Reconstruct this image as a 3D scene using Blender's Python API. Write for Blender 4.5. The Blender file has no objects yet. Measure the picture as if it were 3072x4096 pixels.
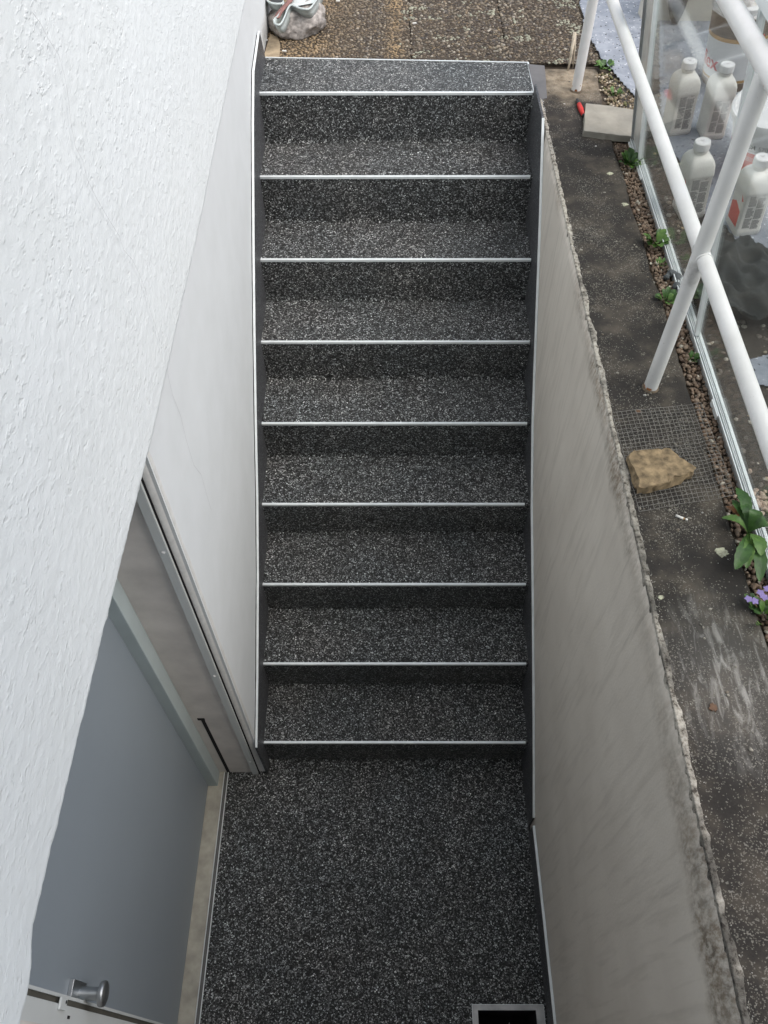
import bpy, bmesh, math, random
import numpy as np
from mathutils import Vector, Matrix, noise

random.seed(7)
RNG = np.random.default_rng(7)
SC = bpy.context.scene
COL = SC.collection
V = Vector

# ------------------------------------------------------------------ camera
G = 1.782                      # upper ground level (landing floor is z = 0)
RISE, GOING = 0.198, 0.2503
CAMP = V((0.4889, -1.1246, 3.3377))
CR = V((0.999998, 0.001142, -0.001673))
CD = V((-0.000054, -0.810605, -0.585593))
CF = V((-0.002025, 0.585592, -0.810604))
FPX = 3192.3                   # focal length in photograph pixels (4096 high)

cam_d = bpy.data.cameras.new('camera')
cam = bpy.data.objects.new('camera', cam_d)
COL.objects.link(cam)
m3 = Matrix((CR, -CD, -CF)).transposed()
cam.matrix_world = Matrix.Translation(CAMP) @ m3.to_4x4()
cam_d.sensor_fit = 'VERTICAL'
cam_d.sensor_height = 36.0
cam_d.lens = FPX / 4096 * 36.0
cam_d.clip_start = 0.02
cam_d.clip_end = 500
SC.camera = cam

# ------------------------------------------------------------------ light
world = bpy.data.worlds.new('World')
SC.world = world
world.use_nodes = True
wn = world.node_tree
wn.nodes.clear()
w_out = wn.nodes.new('ShaderNodeOutputWorld')
w_bg = wn.nodes.new('ShaderNodeBackground')
w_sky = wn.nodes.new('ShaderNodeTexSky')
w_hsv = wn.nodes.new('ShaderNodeHueSaturation')
w_sky.sky_type = 'NISHITA'
w_sky.sun_disc = False
SUN_EL, SUN_AZ = math.radians(58), math.radians(108)     # azimuth from +Y towards +X
w_sky.sun_elevation = SUN_EL
w_sky.sun_rotation = SUN_AZ
w_sky.dust_density = 4.0
w_hsv.inputs['Saturation'].default_value = 0.72
w_bg.inputs['Strength'].default_value = 0.15
wn.links.new(w_sky.outputs[0], w_hsv.inputs['Color'])
wn.links.new(w_hsv.outputs[0], w_bg.inputs['Color'])
wn.links.new(w_bg.outputs[0], w_out.inputs['Surface'])

sun_d = bpy.data.lights.new('sun', 'SUN')
sun_d.energy = 1.3
sun_d.angle = math.radians(75)
sun_d.color = (1.0, 0.998, 0.99)
sun = bpy.data.objects.new('sun', sun_d)
COL.objects.link(sun)
sdir = V((math.sin(SUN_AZ) * math.cos(SUN_EL), math.cos(SUN_AZ) * math.cos(SUN_EL), math.sin(SUN_EL)))
sun.rotation_euler = sdir.to_track_quat('Z', 'Y').to_euler()

SC.view_settings.view_transform = 'Standard'
SC.view_settings.look = 'None'
SC.view_settings.gamma = 1
SC.view_settings.use_curve_mapping = False
SC.view_settings.exposure = 0.58

# ------------------------------------------------------------------ survey helpers
def ray(x, y):
    return CF + CR * ((x - 1536) / FPX) + CD * ((y - 2048) / FPX)

def at(x, y, z):
    v = ray(x, y); return CAMP + v * ((z - CAMP.z) / v.z)

def atx(x, y, X):
    v = ray(x, y); return CAMP + v * ((X - CAMP.x) / v.x)

# ------------------------------------------------------------------ object helpers
def tag(o, label=None, cat=None, group=None, kind=None):
    if label: o['label'] = label
    if cat: o['category'] = cat
    if group: o['group'] = group
    if kind: o['kind'] = kind
    return o

def empty(name, loc=(0, 0, 0), rot=(0, 0, 0), parent=None):
    o = bpy.data.objects.new(name, None)
    o.location = loc; o.rotation_euler = rot
    o.empty_display_size = 0.05
    COL.objects.link(o)
    o.parent = parent
    return o

def meshobj(name, verts, faces, mat, parent=None, smooth=False, world_pts=False):
    """world_pts: verts are world coordinates; parent placed without rotation."""
    me = bpy.data.meshes.new(name)
    if world_pts and parent is not None:
        p = parent.location
        g = parent.parent
        while g is not None:
            p = p + g.location; g = g.parent
        verts = [(v[0] - p[0], v[1] - p[1], v[2] - p[2]) for v in verts]
    me.from_pydata([tuple(v) for v in verts], [], [tuple(f) for f in faces])
    me.update()
    if isinstance(mat, (list, tuple)):
        for m in mat: me.materials.append(m)
    else:
        me.materials.append(mat)
    if smooth:
        me.polygons.foreach_set('use_smooth', [True] * len(me.polygons))
    o = bpy.data.objects.new(name, me)
    COL.objects.link(o)
    o.parent = parent
    return o

class MB:
    def __init__(s): s.v = []; s.f = []
    def add(s, v, f):
        n = len(s.v); s.v += [tuple(a) for a in v]; s.f += [tuple(i + n for i in q) for q in f]
        return s
    def box(s, a, b, skip=''):
        x0, y0, z0 = a; x1, y1, z1 = b
        v = [(x0, y0, z0), (x1, y0, z0), (x1, y1, z0), (x0, y1, z0), (x0, y0, z1), (x1, y0, z1), (x1, y1, z1), (x0, y1, z1)]
        f = [(0, 3, 2, 1), (4, 5, 6, 7), (0, 1, 5, 4), (1, 2, 6, 5), (2, 3, 7, 6), (3, 0, 4, 7)]
        return s.add(v, f)
    def hexa(s, p):   # 8 points bottom 4 (ccw) + top 4
        return s.add(p, [(0, 3, 2, 1), (4, 5, 6, 7), (0, 1, 5, 4), (1, 2, 6, 5), (2, 3, 7, 6), (3, 0, 4, 7)])
    def prism(s, poly, off):
        n = len(poly); off = V(off)
        v = [V(p) for p in poly] + [V(p) + off for p in poly]
        f = [tuple(range(n))[::-1], tuple(range(n, 2 * n))] + [(i, (i + 1) % n, n + (i + 1) % n, n + i) for i in range(n)]
        return s.add(v, f)
    def tube(s, pts, r, n=16, cap=True):
        pts = [V(p) for p in pts]; k = len(pts)
        rr = r if isinstance(r, (list, tuple)) else [r] * k
        base = len(s.v); up = None
        for i, p in enumerate(pts):
            t = (pts[min(i + 1, k - 1)] - pts[max(i - 1, 0)]).normalized()
            if up is None:
                up = t.orthogonal().normalized()
            else:
                up = (up - t * up.dot(t)).normalized()
            w = t.cross(up)
            for j in range(n):
                a = 2 * math.pi * j / n
                s.v.append(tuple(p + (up * math.cos(a) + w * math.sin(a)) * rr[i]))
        for i in range(k - 1):
            for j in range(n):
                s.f.append((base + i * n + j, base + i * n + (j + 1) % n, base + (i + 1) * n + (j + 1) % n, base + (i + 1) * n + j))
        if cap:
            s.f.append(tuple(base + j for j in range(n))[::-1])
            s.f.append(tuple(base + (k - 1) * n + j for j in range(n)))
        return s
    def lathe(s, prof, n=32, c=(0, 0, 0), cap=True):
        base = len(s.v)
        for r, z in prof:
            for j in range(n):
                a = 2 * math.pi * j / n
                s.v.append((c[0] + r * math.cos(a), c[1] + r * math.sin(a), c[2] + z))
        for i in range(len(prof) - 1):
            for j in range(n):
                s.f.append((base + i * n + j, base + i * n + (j + 1) % n, base + (i + 1) * n + (j + 1) % n, base + (i + 1) * n + j))
        if cap:
            s.f.append(tuple(base + j for j in range(n))[::-1])
            s.f.append(tuple(base + (len(prof) - 1) * n + j for j in range(n)))
        return s
    def build(s, name, mat, parent=None, smooth=False, world_pts=True):
        return meshobj(name, s.v, s.f, mat, parent, smooth, world_pts)

def bevel(o, w, seg=2):
    md = o.modifiers.new('bevel', 'BEVEL'); md.width = w; md.segments = seg
    md.limit_method = 'ANGLE'; md.angle_limit = math.radians(40)
    return o

def autosmooth(o, ang=40):
    me = o.data
    bm = bmesh.new(); bm.from_mesh(me)
    for f in bm.faces: f.smooth = True
    for e in bm.edges:
        if len(e.link_faces) == 2 and e.calc_face_angle(0) > math.radians(ang): e.smooth = False
    bm.to_mesh(me); bm.free()
    return o

def colattr(me, cols):
    ca = me.color_attributes.new('tint', 'FLOAT_COLOR', 'POINT')
    a = np.ones((len(me.vertices), 4), dtype=np.float32)
    a[:, :3] = cols
    ca.data.foreach_set('color', a.ravel())

# ------------------------------------------------------------------ materials
class NT:
    def __init__(s, name):
        s.m = bpy.data.materials.new(name); s.m.use_nodes = True
        s.t = s.m.node_tree; s.b = s.t.nodes['Principled BSDF']; s.out = s.t.nodes['Material Output']
        s._pos = None
    def n(s, t, **kw):
        x = s.t.nodes.new(t)
        for k, v in kw.items():
            if k in x.inputs: x.inputs[k].default_value = v
            else: setattr(x, k, v)
        return x
    def l(s, a, b): s.t.links.new(a, b)
    def pos(s, sx=1, sy=1, sz=1, obj=False):
        if obj:
            g = s.n('ShaderNodeTexCoord').outputs['Object']
        else:
            g = s.n('ShaderNodeNewGeometry').outputs['Position']
        if (sx, sy, sz) == (1, 1, 1): return g
        mp = s.n('ShaderNodeMapping'); mp.inputs['Scale'].default_value = (sx, sy, sz)
        s.l(g, mp.inputs['Vector']); return mp.outputs[0]
    def noise(s, vec, scale, detail=4, rough=0.55, dist=0.0):
        x = s.n('ShaderNodeTexNoise'); s.l(vec, x.inputs['Vector'])
        x.inputs['Scale'].default_value = scale; x.inputs['Detail'].default_value = detail
        x.inputs['Roughness'].default_value = rough; x.inputs['Distortion'].default_value = dist
        return x.outputs['Fac']
    def voro(s, vec, scale, feature='F1', out='Color', rnd=1.0):
        x = s.n('ShaderNodeTexVoronoi'); x.feature = feature; s.l(vec, x.inputs['Vector'])
        x.inputs['Scale'].default_value = scale; x.inputs['Randomness'].default_value = rnd
        return x.outputs[out]
    def ramp(s, fac, stops, interp='LINEAR'):
        x = s.n('ShaderNodeValToRGB'); x.color_ramp.interpolation = interp
        e = x.color_ramp.elements
        while len(e) < len(stops): e.new(0.5)
        for i, (p, c) in enumerate(stops):
            e[i].position = p
            e[i].color = (c, c, c, 1) if isinstance(c, (int, float)) else (*c, 1)
        s.l(fac, x.inputs['Fac']); return x.outputs['Color']
    def mix(s, fac, a, b, blend='MIX'):
        x = s.n('ShaderNodeMix'); x.data_type = 'RGBA'; x.blend_type = blend
        for sock, v in ((x.inputs[0], fac), (x.inputs[6], a), (x.inputs[7], b)):
            if isinstance(v, (int, float)): sock.default_value = v if sock.type == 'VALUE' else (v, v, v, 1)
            elif isinstance(v, tuple): sock.default_value = (*v, 1)
            else: s.l(v, sock)
        return x.outputs[2]
    def math(s, op, a, b=0.0, c=0.0, clamp=False):
        x = s.n('ShaderNodeMath'); x.operation = op; x.use_clamp = clamp
        for i, v in enumerate((a, b, c)):
            if isinstance(v, (int, float)): x.inputs[i].default_value = v
            else: s.l(v, x.inputs[i])
        return x.outputs[0]
    def sep(s, vec):
        x = s.n('ShaderNodeSeparateXYZ'); s.l(vec, x.inputs[0]); return x.outputs
    def bump(s, h, strength=0.5, dist=0.002, normal=None):
        x = s.n('ShaderNodeBump'); x.inputs['Strength'].default_value = strength
        x.inputs['Distance'].default_value = dist
        s.l(h, x.inputs['Height'])
        if normal is not None: s.l(normal, x.inputs['Normal'])
        return x.outputs[0]
    def base(s, c):
        if isinstance(c, tuple): s.b.inputs['Base Color'].default_value = (*c, 1)
        else: s.l(c, s.b.inputs['Base Color'])
        return s
    def rough(s, r):
        if isinstance(r, (int, float)): s.b.inputs['Roughness'].default_value = r
        else: s.l(r, s.b.inputs['Roughness'])
        return s
    def nrm(s, n): s.l(n, s.b.inputs['Normal']); return s

def simple(name, c, rough=0.6, metal=0.0, var=0.12, scale=25, bumps=0.0, bscale=200, obj=False):
    t = NT(name)
    p = t.pos(obj=obj)
    nz = t.noise(p, scale, 4)
    lo = tuple(x * (1 - var) for x in c); hi = tuple(min(1, x * (1 + var)) for x in c)
    t.base(t.ramp(nz, [(0.3, lo), (0.7, hi)])).rough(rough)
    t.b.inputs['Metallic'].default_value = metal
    if bumps: t.nrm(t.bump(t.noise(p, bscale, 3), bumps, 0.001))
    return t.m

# dark resin bound stone carpet
def make_carpet():
    t = NT('stone_carpet')
    p = t.pos()
    ds = t.n('ShaderNodeTexNoise'); t.l(p, ds.inputs['Vector']); ds.inputs['Scale'].default_value = 260
    mx = t.n('ShaderNodeVectorMath', operation='MULTIPLY_ADD')
    t.l(ds.outputs['Color'], mx.inputs[0]); mx.inputs[1].default_value = (0.004, 0.004, 0.004); t.l(p, mx.inputs[2])
    q = mx.outputs[0]
    c1 = t.sep(t.voro(q, 225))[0]
    c2 = t.sep(t.voro(q, 430))[1]
    d1 = t.voro(q, 225, 'DISTANCE_TO_EDGE', 'Distance')
    v = t.ramp(c1, [(0.0, 0.008), (0.34, 0.030), (0.60, 0.105), (0.82, 0.27), (0.97, 0.56)])
    v2 = t.ramp(c2, [(0.0, 0.25), (0.45, 0.8), (0.85, 1.5), (1.0, 2.6)])
    c = t.mix(1.0, v, v2, 'MULTIPLY')
    edge = t.ramp(d1, [(0.0, 0.05), (0.20, 1.15)])
    c = t.mix(1.0, c, edge, 'MULTIPLY')
    big = t.ramp(t.noise(p, 3.5, 3), [(0.3, (0.94, 1.02, 1.03)), (0.7, (1.18, 1.19, 1.15))])
    c = t.mix(1.0, c, big, 'MULTIPLY')
    med = t.ramp(t.noise(p, 38, 3, 0.6), [(0.3, 0.70), (0.7, 1.32)])
    c = t.mix(1.0, c, med, 'MULTIPLY')
    t.base(c).rough(0.34)
    t.b.inputs['Specular IOR Level'].default_value = 0.45
    h = t.math('ADD', t.math('MULTIPLY', c1, 0.7), t.math('MULTIPLY', t.ramp(d1, [(0, 0.0), (0.3, 1.0)]), 0.6))
    t.nrm(t.bump(h, 0.9, 0.0025))
    return t.m
CARPET = make_carpet()

def make_skirting():
    t = NT('stone_skirting')
    p = t.pos()
    c1 = t.sep(t.voro(p, 300))[0]
    t.base(t.ramp(c1, [(0.0, (0.022, 0.023, 0.026)), (0.5, (0.05, 0.052, 0.058)), (0.85, (0.10, 0.104, 0.11)), (1.0, (0.25, 0.255, 0.26))])).rough(0.5)
    t.nrm(t.bump(c1, 0.3, 0.001))
    return t.m
SKIRT = make_skirting()

ALU = simple('anodised_aluminium', (0.74, 0.78, 0.78), 0.35, 0.15, 0.10, 12, 0.2, 30)
ALU_DARK = simple('grey_aluminium', (0.34, 0.35, 0.35), 0.5, 0.3, 0.1, 60)
BLACK = simple('black_gap', (0.012, 0.010, 0.012), 0.9)

def make_facade():
    t = NT('scratched_render_white')
    p = t.pos()
    pa = t.pos(1, 0.55, 1)
    n1 = t.noise(p, 95, 5, 0.62)
    lump = t.ramp(t.noise(pa, 120, 3, 0.5), [(0.55, 0.0), (0.72, 1.0)])
    pit = t.ramp(t.noise(pa, 85, 2, 0.5), [(0.28, 1.0), (0.36, 0.0)])
    mask = t.ramp(t.noise(p, 6, 3), [(0.35, 0.35), (0.65, 1.0)])
    h = t.math('ADD', t.math('MULTIPLY', n1, 0.55), t.math('MULTIPLY', t.math('SUBTRACT', lump, pit), 0.55))
    h = t.math('MULTIPLY', h, mask)
    dirt = t.noise(t.pos(), 5, 5, 0.6)
    c = t.ramp(dirt, [(0.25, (0.735, 0.77, 0.77)), (0.6, (0.77, 0.805, 0.81))])
    c = t.mix(t.math('MULTIPLY', pit, 0.25), c, (0.55, 0.56, 0.55))
    t.base(c).rough(0.85)
    t.nrm(t.bump(h, 0.50, 0.0038))
    return t.m
FACADE = make_facade()

def make_smooth_wall():
    t = NT('smooth_white_plaster')
    p = t.pos()
    n = t.noise(p, 7, 5, 0.6); n2 = t.noise(p, 90, 4)
    sp = t.ramp(t.voro(p, 30, out='Distance'), [(0.0, 0.0), (0.010, 1.0)])
    c = t.ramp(n, [(0.3, (0.69, 0.715, 0.72)), (0.7, (0.735, 0.76, 0.77))])
    t.base(c).rough(0.7)
    t.nrm(t.bump(n2, 0.15, 0.001))
    return t.m
WALLW = make_smooth_wall()

def make_beige():
    """beige render of the retaining wall, grimy under its top edge"""
    t = NT('beige_render_grimy')
    p = t.pos()
    s = t.sep(p)
    c = t.ramp(t.noise(p, 4, 4), [(0.3, (0.60, 0.555, 0.49)), (0.7, (0.68, 0.635, 0.565))])
    # diagonal drag marks of the trowel
    pd = t.pos(1, 1, 1)
    mp = t.n('ShaderNodeMapping'); mp.inputs['Scale'].default_value = (1, 15, 1.3)
    t.l(pd, mp.inputs['Vector'])
    dr = t.noise(mp.outputs[0], 2.4, 3, 0.6, 0.4)
    c = t.mix(t.math('MULTIPLY', t.ramp(dr, [(0.50, 0.0), (0.68, 1.0)]), 0.22), c, (0.32, 0.285, 0.24))
    # run down stains under the coping
    below = t.math('SUBTRACT', G, s[2])
    pst = t.pos(1, 1, 0.28)
    sn = t.noise(pst, 16, 5, 0.65, 0.3)
    big = t.math('ADD', t.noise(t.pos(1, 1, 0.1), 2.2, 2), t.math('MULTIPLY_ADD', s[1], -0.35, 0.0))
    lim = t.math('MULTIPLY', t.math('ADD', t.math('MULTIPLY', sn, 0.9), t.math('MULTIPLY', big, 0.9)), 0.105)
    st = t.math('SUBTRACT', lim, below)
    st = t.math('MULTIPLY_ADD', st, 20.0, 0.05, clamp=True)
    st = t.math('MULTIPLY', st, t.ramp(t.noise(t.pos(1, 1, 0.5), 70, 5, 0.7), [(0.36, 0.15), (0.60, 1.0)]))
    st = t.math('MULTIPLY', st, t.ramp(t.noise(t.pos(1, 1, 0.2), 5, 3), [(0.38, 0.25), (0.6, 1.0)]))
    grime = t.ramp(t.noise(p, 22, 4), [(0.3, (0.05, 0.037, 0.020)), (0.6, (0.17, 0.12, 0.070))])
    c = t.mix(t.math('MULTIPLY', st, 0.85), c, grime)
    streak = t.noise(t.pos(1, 22, 1.1), 1.0, 4, 0.6)
    sm = t.math('MULTIPLY', t.ramp(streak, [(0.60, 0.0), (0.72, 1.0)]), t.math('MULTIPLY_ADD', below, -1.6, 0.75, clamp=True))
    c = t.mix(t.math('MULTIPLY', sm, 0.55), c, (0.07, 0.058, 0.045))
    t.base(c).rough(0.88)
    t.nrm(t.bump(t.noise(p, 130, 4), 0.5, 0.002))
    return t.m
BEIGE = make_beige()

def make_ledge():
    t = NT('weathered_concrete')
    p = t.pos()
    base = t.ramp(t.noise(p, 9, 6, 0.65), [(0.28, (0.012, 0.011, 0.010)), (0.48, (0.028, 0.024, 0.020)), (0.72, (0.095, 0.080, 0.062))])
    # sandy worn patch round the first railing post
    s = t.sep(p)
    dx = t.math('SUBTRACT', s[0], 1.21); dy = t.math('SUBTRACT', s[1], 2.09)
    r = t.math('SQRT', t.math('ADD', t.math('MULTIPLY', dx, dx), t.math('MULTIPLY', dy, dy)))
    pm = t.math('MULTIPLY_ADD', r, -7.0, 1.35)
    pm = t.math('ADD', pm, t.math('MULTIPLY_ADD', t.noise(p, 14, 4), 1.6, -0.8), clamp=True)
    base = t.mix(pm, base, t.ramp(t.noise(p, 40, 4), [(0.3, (0.16, 0.125, 0.085)), (0.7, (0.36, 0.30, 0.22))]))
    # pale lichen flecks
    fl = t.sep(t.voro(p, 430))[0]
    clus = t.noise(p, 7, 4, 0.6)
    th = t.math('MULTIPLY_ADD', clus, -0.95, 1.40)
    m = t.math('GREATER_THAN', fl, th)
    fc = t.ramp(t.noise(p, 120, 2), [(0.3, (0.16, 0.145, 0.115)), (0.7, (0.38, 0.365, 0.32))])
    c = t.mix(t.math('MULTIPLY', m, 0.55), base, fc)
    big = t.ramp(t.noise(p, 28, 4, 0.65, 0.5), [(0.66, 0.0), (0.72, 1.0)])
    c = t.mix(t.math('MULTIPLY', big, 0.35), c, (0.33, 0.32, 0.25))
    # broad pale scuffs towards the near end
    mp = t.n('ShaderNodeMapping'); mp.inputs['Rotation'].default_value = (0, 0, math.radians(-35)); mp.inputs['Scale'].default_value = (60, 14, 1)
    t.l(p, mp.inputs['Vector'])
    sc = t.ramp(t.noise(mp.outputs[0], 1.0, 4, 0.6, 0.8), [(0.50, 0.0), (0.68, 1.0)])
    ex = t.math('SUBTRACT', s[0], 1.215); ey = t.math('SUBTRACT', s[1], -0.43)
    rr = t.math('SQRT', t.math('ADD', t.math('MULTIPLY', t.math('MULTIPLY', ex, ex), 2.0), t.math('MULTIPLY', ey, ey)))
    em = t.math('MULTIPLY_ADD', rr, -5.5, 1.3, clamp=True)
    c = t.mix(t.math('MULTIPLY', em, 0.30), c, (0.22, 0.21, 0.19))
    c = t.mix(t.math('MULTIPLY', t.math('MULTIPLY', em, sc), 0.6), c, (0.46, 0.45, 0.42))
    t.base(c).rough(0.9)
    t.nrm(t.bump(t.math('ADD', t.noise(p, 150, 5, 0.7), t.math('MULTIPLY', m, 0.5)), 0.7, 0.003))
    return t.m
LEDGE = make_ledge()

def make_dirt(name, a, b):
    t = NT(name); p = t.pos()
    t.base(t.ramp(t.noise(p, 45, 5, 0.65), [(0.3, a), (0.7, b)])).rough(0.95)
    t.nrm(t.bump(t.noise(p, 180, 4), 0.8, 0.003))
    return t.m
DIRT = make_dirt('dark_soil', (0.018, 0.013, 0.009), (0.07, 0.05, 0.032))
MORTAR = make_dirt('paver_cement', (0.030, 0.023, 0.017), (0.085, 0.066, 0.045))
DARKPAVE = make_dirt('dark_terrace_concrete', (0.030, 0.026, 0.022), (0.062, 0.055, 0.047))
GROUND = make_dirt('garden_ground', (0.05, 0.05, 0.03), (0.11, 0.10, 0.07))
GREYMORTAR = simple('fresh_grey_mortar', (0.145, 0.143, 0.145), 0.75, 0, 0.1, 30, 0.2, 300)

def tint_mat(name, rough=0.6, bumps=0.3):
    t = NT(name)
    a = t.n('ShaderNodeVertexColor'); a.layer_name = 'tint'
    n = t.ramp(t.noise(t.pos(), 260, 3), [(0.3, 0.8), (0.7, 1.15)])
    t.base(t.mix(1.0, a.outputs['Color'], n, 'MULTIPLY')).rough(rough)
    t.nrm(t.bump(t.noise(t.pos(), 500, 2), bumps, 0.001))
    return t.m
PEBBLE = tint_mat('pebble_stone', 0.6)
CHIP = tint_mat('render_chip', 0.9)

def make_fleece():
    t = NT('painters_fleece'); p = t.pos()
    c = t.ramp(t.noise(p, 22, 5, 0.6), [(0.3, (0.20, 0.225, 0.265)), (0.7, (0.34, 0.37, 0.42))])
    sp = t.sep(t.voro(p, 190))[0]
    c = t.mix(t.math('GREATER_THAN', sp, 0.985), c, (0.02, 0.02, 0.025))
    c = t.mix(t.math('LESS_THAN', sp, 0.02), c, (0.6, 0.62, 0.66))
    t.base(c).rough(0.9); t.nrm(t.bump(t.noise(p, 160, 4), 0.5, 0.002))
    return t.m
FLEECE = make_fleece()

def make_rail():
    t = NT('white_paint_weathered'); p = t.pos()
    c = t.ramp(t.noise(p, 10, 5), [(0.3, (0.68, 0.68, 0.66)), (0.7, (0.80, 0.80, 0.79))])
    ch = t.ramp(t.noise(p, 75, 3, 0.6), [(0.735, 0.0), (0.75, 1.0)])
    c = t.mix(t.math('MULTIPLY', ch, 0.6), c, (0.25, 0.23, 0.2))
    # rust peeling through at the foot of each post and under the handrail joint
    s = t.sep(p)
    foot = t.math('MULTIPLY_ADD', t.math('SUBTRACT', s[2], G), -22.0, 0.55)
    foot = t.math('ADD', foot, t.math('MULTIPLY_ADD', t.noise(p, 55, 4), 3.4, -1.9))
    foot = t.math('GREATER_THAN', foot, 0.35)
    c = t.mix(foot, c, t.ramp(t.noise(p, 80, 3), [(0.35, (0.16, 0.05, 0.015)), (0.65, (0.50, 0.20, 0.06))]))
    d1 = t.n('ShaderNodeVectorMath', operation='DISTANCE'); t.l(p, d1.inputs[0]); d1.inputs[1].default_value = (1.215, 0.37, G + 0.81)
    j = t.math('ADD', t.math('MULTIPLY_ADD', d1.outputs['Value'], -14.0, 1.0), t.math('MULTIPLY_ADD', t.noise(p, 60, 4), 3.0, -1.9))
    c = t.mix(t.math('GREATER_THAN', j, 0.55), c, (0.42, 0.12, 0.03))
    # soot under the weld of the middle rail
    d2 = t.n('ShaderNodeVectorMath', operation='DISTANCE'); t.l(p, d2.inputs[0]); d2.inputs[1].default_value = (1.20, 0.385, G + 0.385)
    k = t.math('ADD', t.math('MULTIPLY_ADD', d2.outputs['Value'], -16.0, 0.8), t.math('MULTIPLY_ADD', t.noise(p, 60, 4), 1.2, -0.7), clamp=True)
    c = t.mix(t.math('MULTIPLY', k, 0.8), c, (0.16, 0.15, 0.13))
    t.base(c).rough(0.4); t.nrm(t.bump(t.noise(p, 90, 4), 0.25, 0.0015))
    return t.m
RAILW = make_rail()

HDPE = simple('white_hdpe', (0.74, 0.73, 0.69), 0.42, 0, 0.04, 20, obj=True)
HDPE.node_tree.nodes['Principled BSDF'].inputs['Subsurface Weight'].default_value = 0.0
CAPW = simple('white_cap_plastic', (0.80, 0.80, 0.80), 0.4, 0, 0.03)
INK = simple('grey_print', (0.31, 0.31, 0.305), 0.7, 0, 0.35, 900, obj=True)
INKD = simple('dark_print', (0.05, 0.05, 0.05), 0.7, 0, 0.2, 500)
REDP = simple('red_orange_label', (0.75, 0.07, 0.035), 0.5, 0, 0.06, 30)
REDL = simple('red_lettering', (0.62, 0.035, 0.04), 0.5, 0, 0.08, 40)
WHITEL = simple('white_lettering', (0.8, 0.8, 0.78), 0.6, 0, 0.04)
TAPEB = simple('brown_parcel_tape', (0.16, 0.10, 0.055), 0.4, 0, 0.25, 40)
TAPEY = simple('ochre_tape', (0.55, 0.33, 0.11), 0.45, 0, 0.2, 40)
GREEN_T = simple('green_print', (0.08, 0.25, 0.12), 0.5)
BROWNS = simple('brown_strap', (0.21, 0.10, 0.085), 0.55, 0, 0.2, 30)
GREYPVC = simple('grey_pvc', (0.48, 0.53, 0.52), 0.45, 0, 0.05, 20)
SLABM = simple('pale_stone_slab', (0.29, 0.275, 0.235), 0.8, 0, 0.18, 14, 0.3, 150)
SANDST = simple('sandstone', (0.225, 0.165, 0.095), 0.9, 0, 0.55, 55, 0.9, 120)
ROCKM = simple('grey_pink_rock', (0.31, 0.285, 0.265), 0.9, 0, 0.5, 55, 1.0, 90)
WIRE = simple('galvanised_wire', (0.22, 0.21, 0.195), 0.55, 0.4, 0.3, 60)
DOORG = simple('grey_door_paint', (0.275, 0.315, 0.35), 0.45, 0, 0.03, 3, 0.05, 300)
FRAMEG = simple('grey_green_frame_paint', (0.47, 0.54, 0.545), 0.5, 0, 0.05, 8)
PVCW = simple('white_pvc', (0.66, 0.69, 0.68), 0.4, 0, 0.03, 8)
REVEAL = simple('warm_white_plaster', (0.70, 0.66, 0.62), 0.8, 0, 0.12, 9, 0.5, 40)
THRESH = simple('cement_threshold', (0.36, 0.345, 0.29), 0.85, 0, 0.22, 18, 0.4, 90)
STEEL = simple('brushed_steel', (0.42, 0.44, 0.45), 0.42, 1.0, 0.04, 60)
BLANKET = simple('charcoal_cloth', (0.030, 0.035, 0.035), 0.95, 0, 0.2, 30, 0.5, 300)
BLANK2 = simple('dark_grey_cloth', (0.05, 0.048, 0.05), 0.95, 0, 0.2, 30, 0.5, 300)
WOOD = simple('weathered_wood', (0.50, 0.44, 0.35), 0.85, 0, 0.4, 60, 0.6, 160)
REDK = simple('red_knife_plastic', (0.55, 0.025, 0.02), 0.4)
BLACKP = simple('black_plastic', (0.02, 0.02, 0.022), 0.45)
PAPERW = simple('white_paper', (0.75, 0.74, 0.70), 0.8)
FILTER = simple('brown_filter', (0.40, 0.25, 0.12), 0.8)
LICHEN = simple('pale_lichen', (0.42, 0.42, 0.31), 0.95, 0, 0.45, 160, 0.8, 400)
DRYLEAF = simple('dry_leaf', (0.13, 0.075, 0.045), 0.8, 0, 0.3, 80)
VIOLET = simple('violet_petal', (0.24, 0.185, 0.42), 0.6, 0, 0.15, 80)
OFFWH = simple('off_white_board', (0.62, 0.60, 0.53), 0.7, 0, 0.08, 6)
PLASTF = simple('crumpled_plastic_film', (0.55, 0.53, 0.52), 0.3, 0, 0.35, 60, 0.8, 60)
CRACK = simple('hairline_crack', (0.42, 0.42, 0.43), 0.9)

def leafmat(name, a, b):
    t = NT(name); p = t.pos()
    t.base(t.ramp(t.noise(p, 60, 3), [(0.3, a), (0.7, b)])).rough(0.5)
    t.nrm(t.bump(t.noise(p, 140, 3), 0.5, 0.002))
    return t.m
LEAF_D = leafmat('leaf_green', (0.020, 0.060, 0.010), (0.045, 0.115, 0.018))
LEAF_L = leafmat('leaf_light_green', (0.050, 0.120, 0.022), (0.105, 0.20, 0.035))
LEAF_B = leafmat('leaf_brown', (0.16, 0.07, 0.03), (0.28, 0.13, 0.05))

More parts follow.
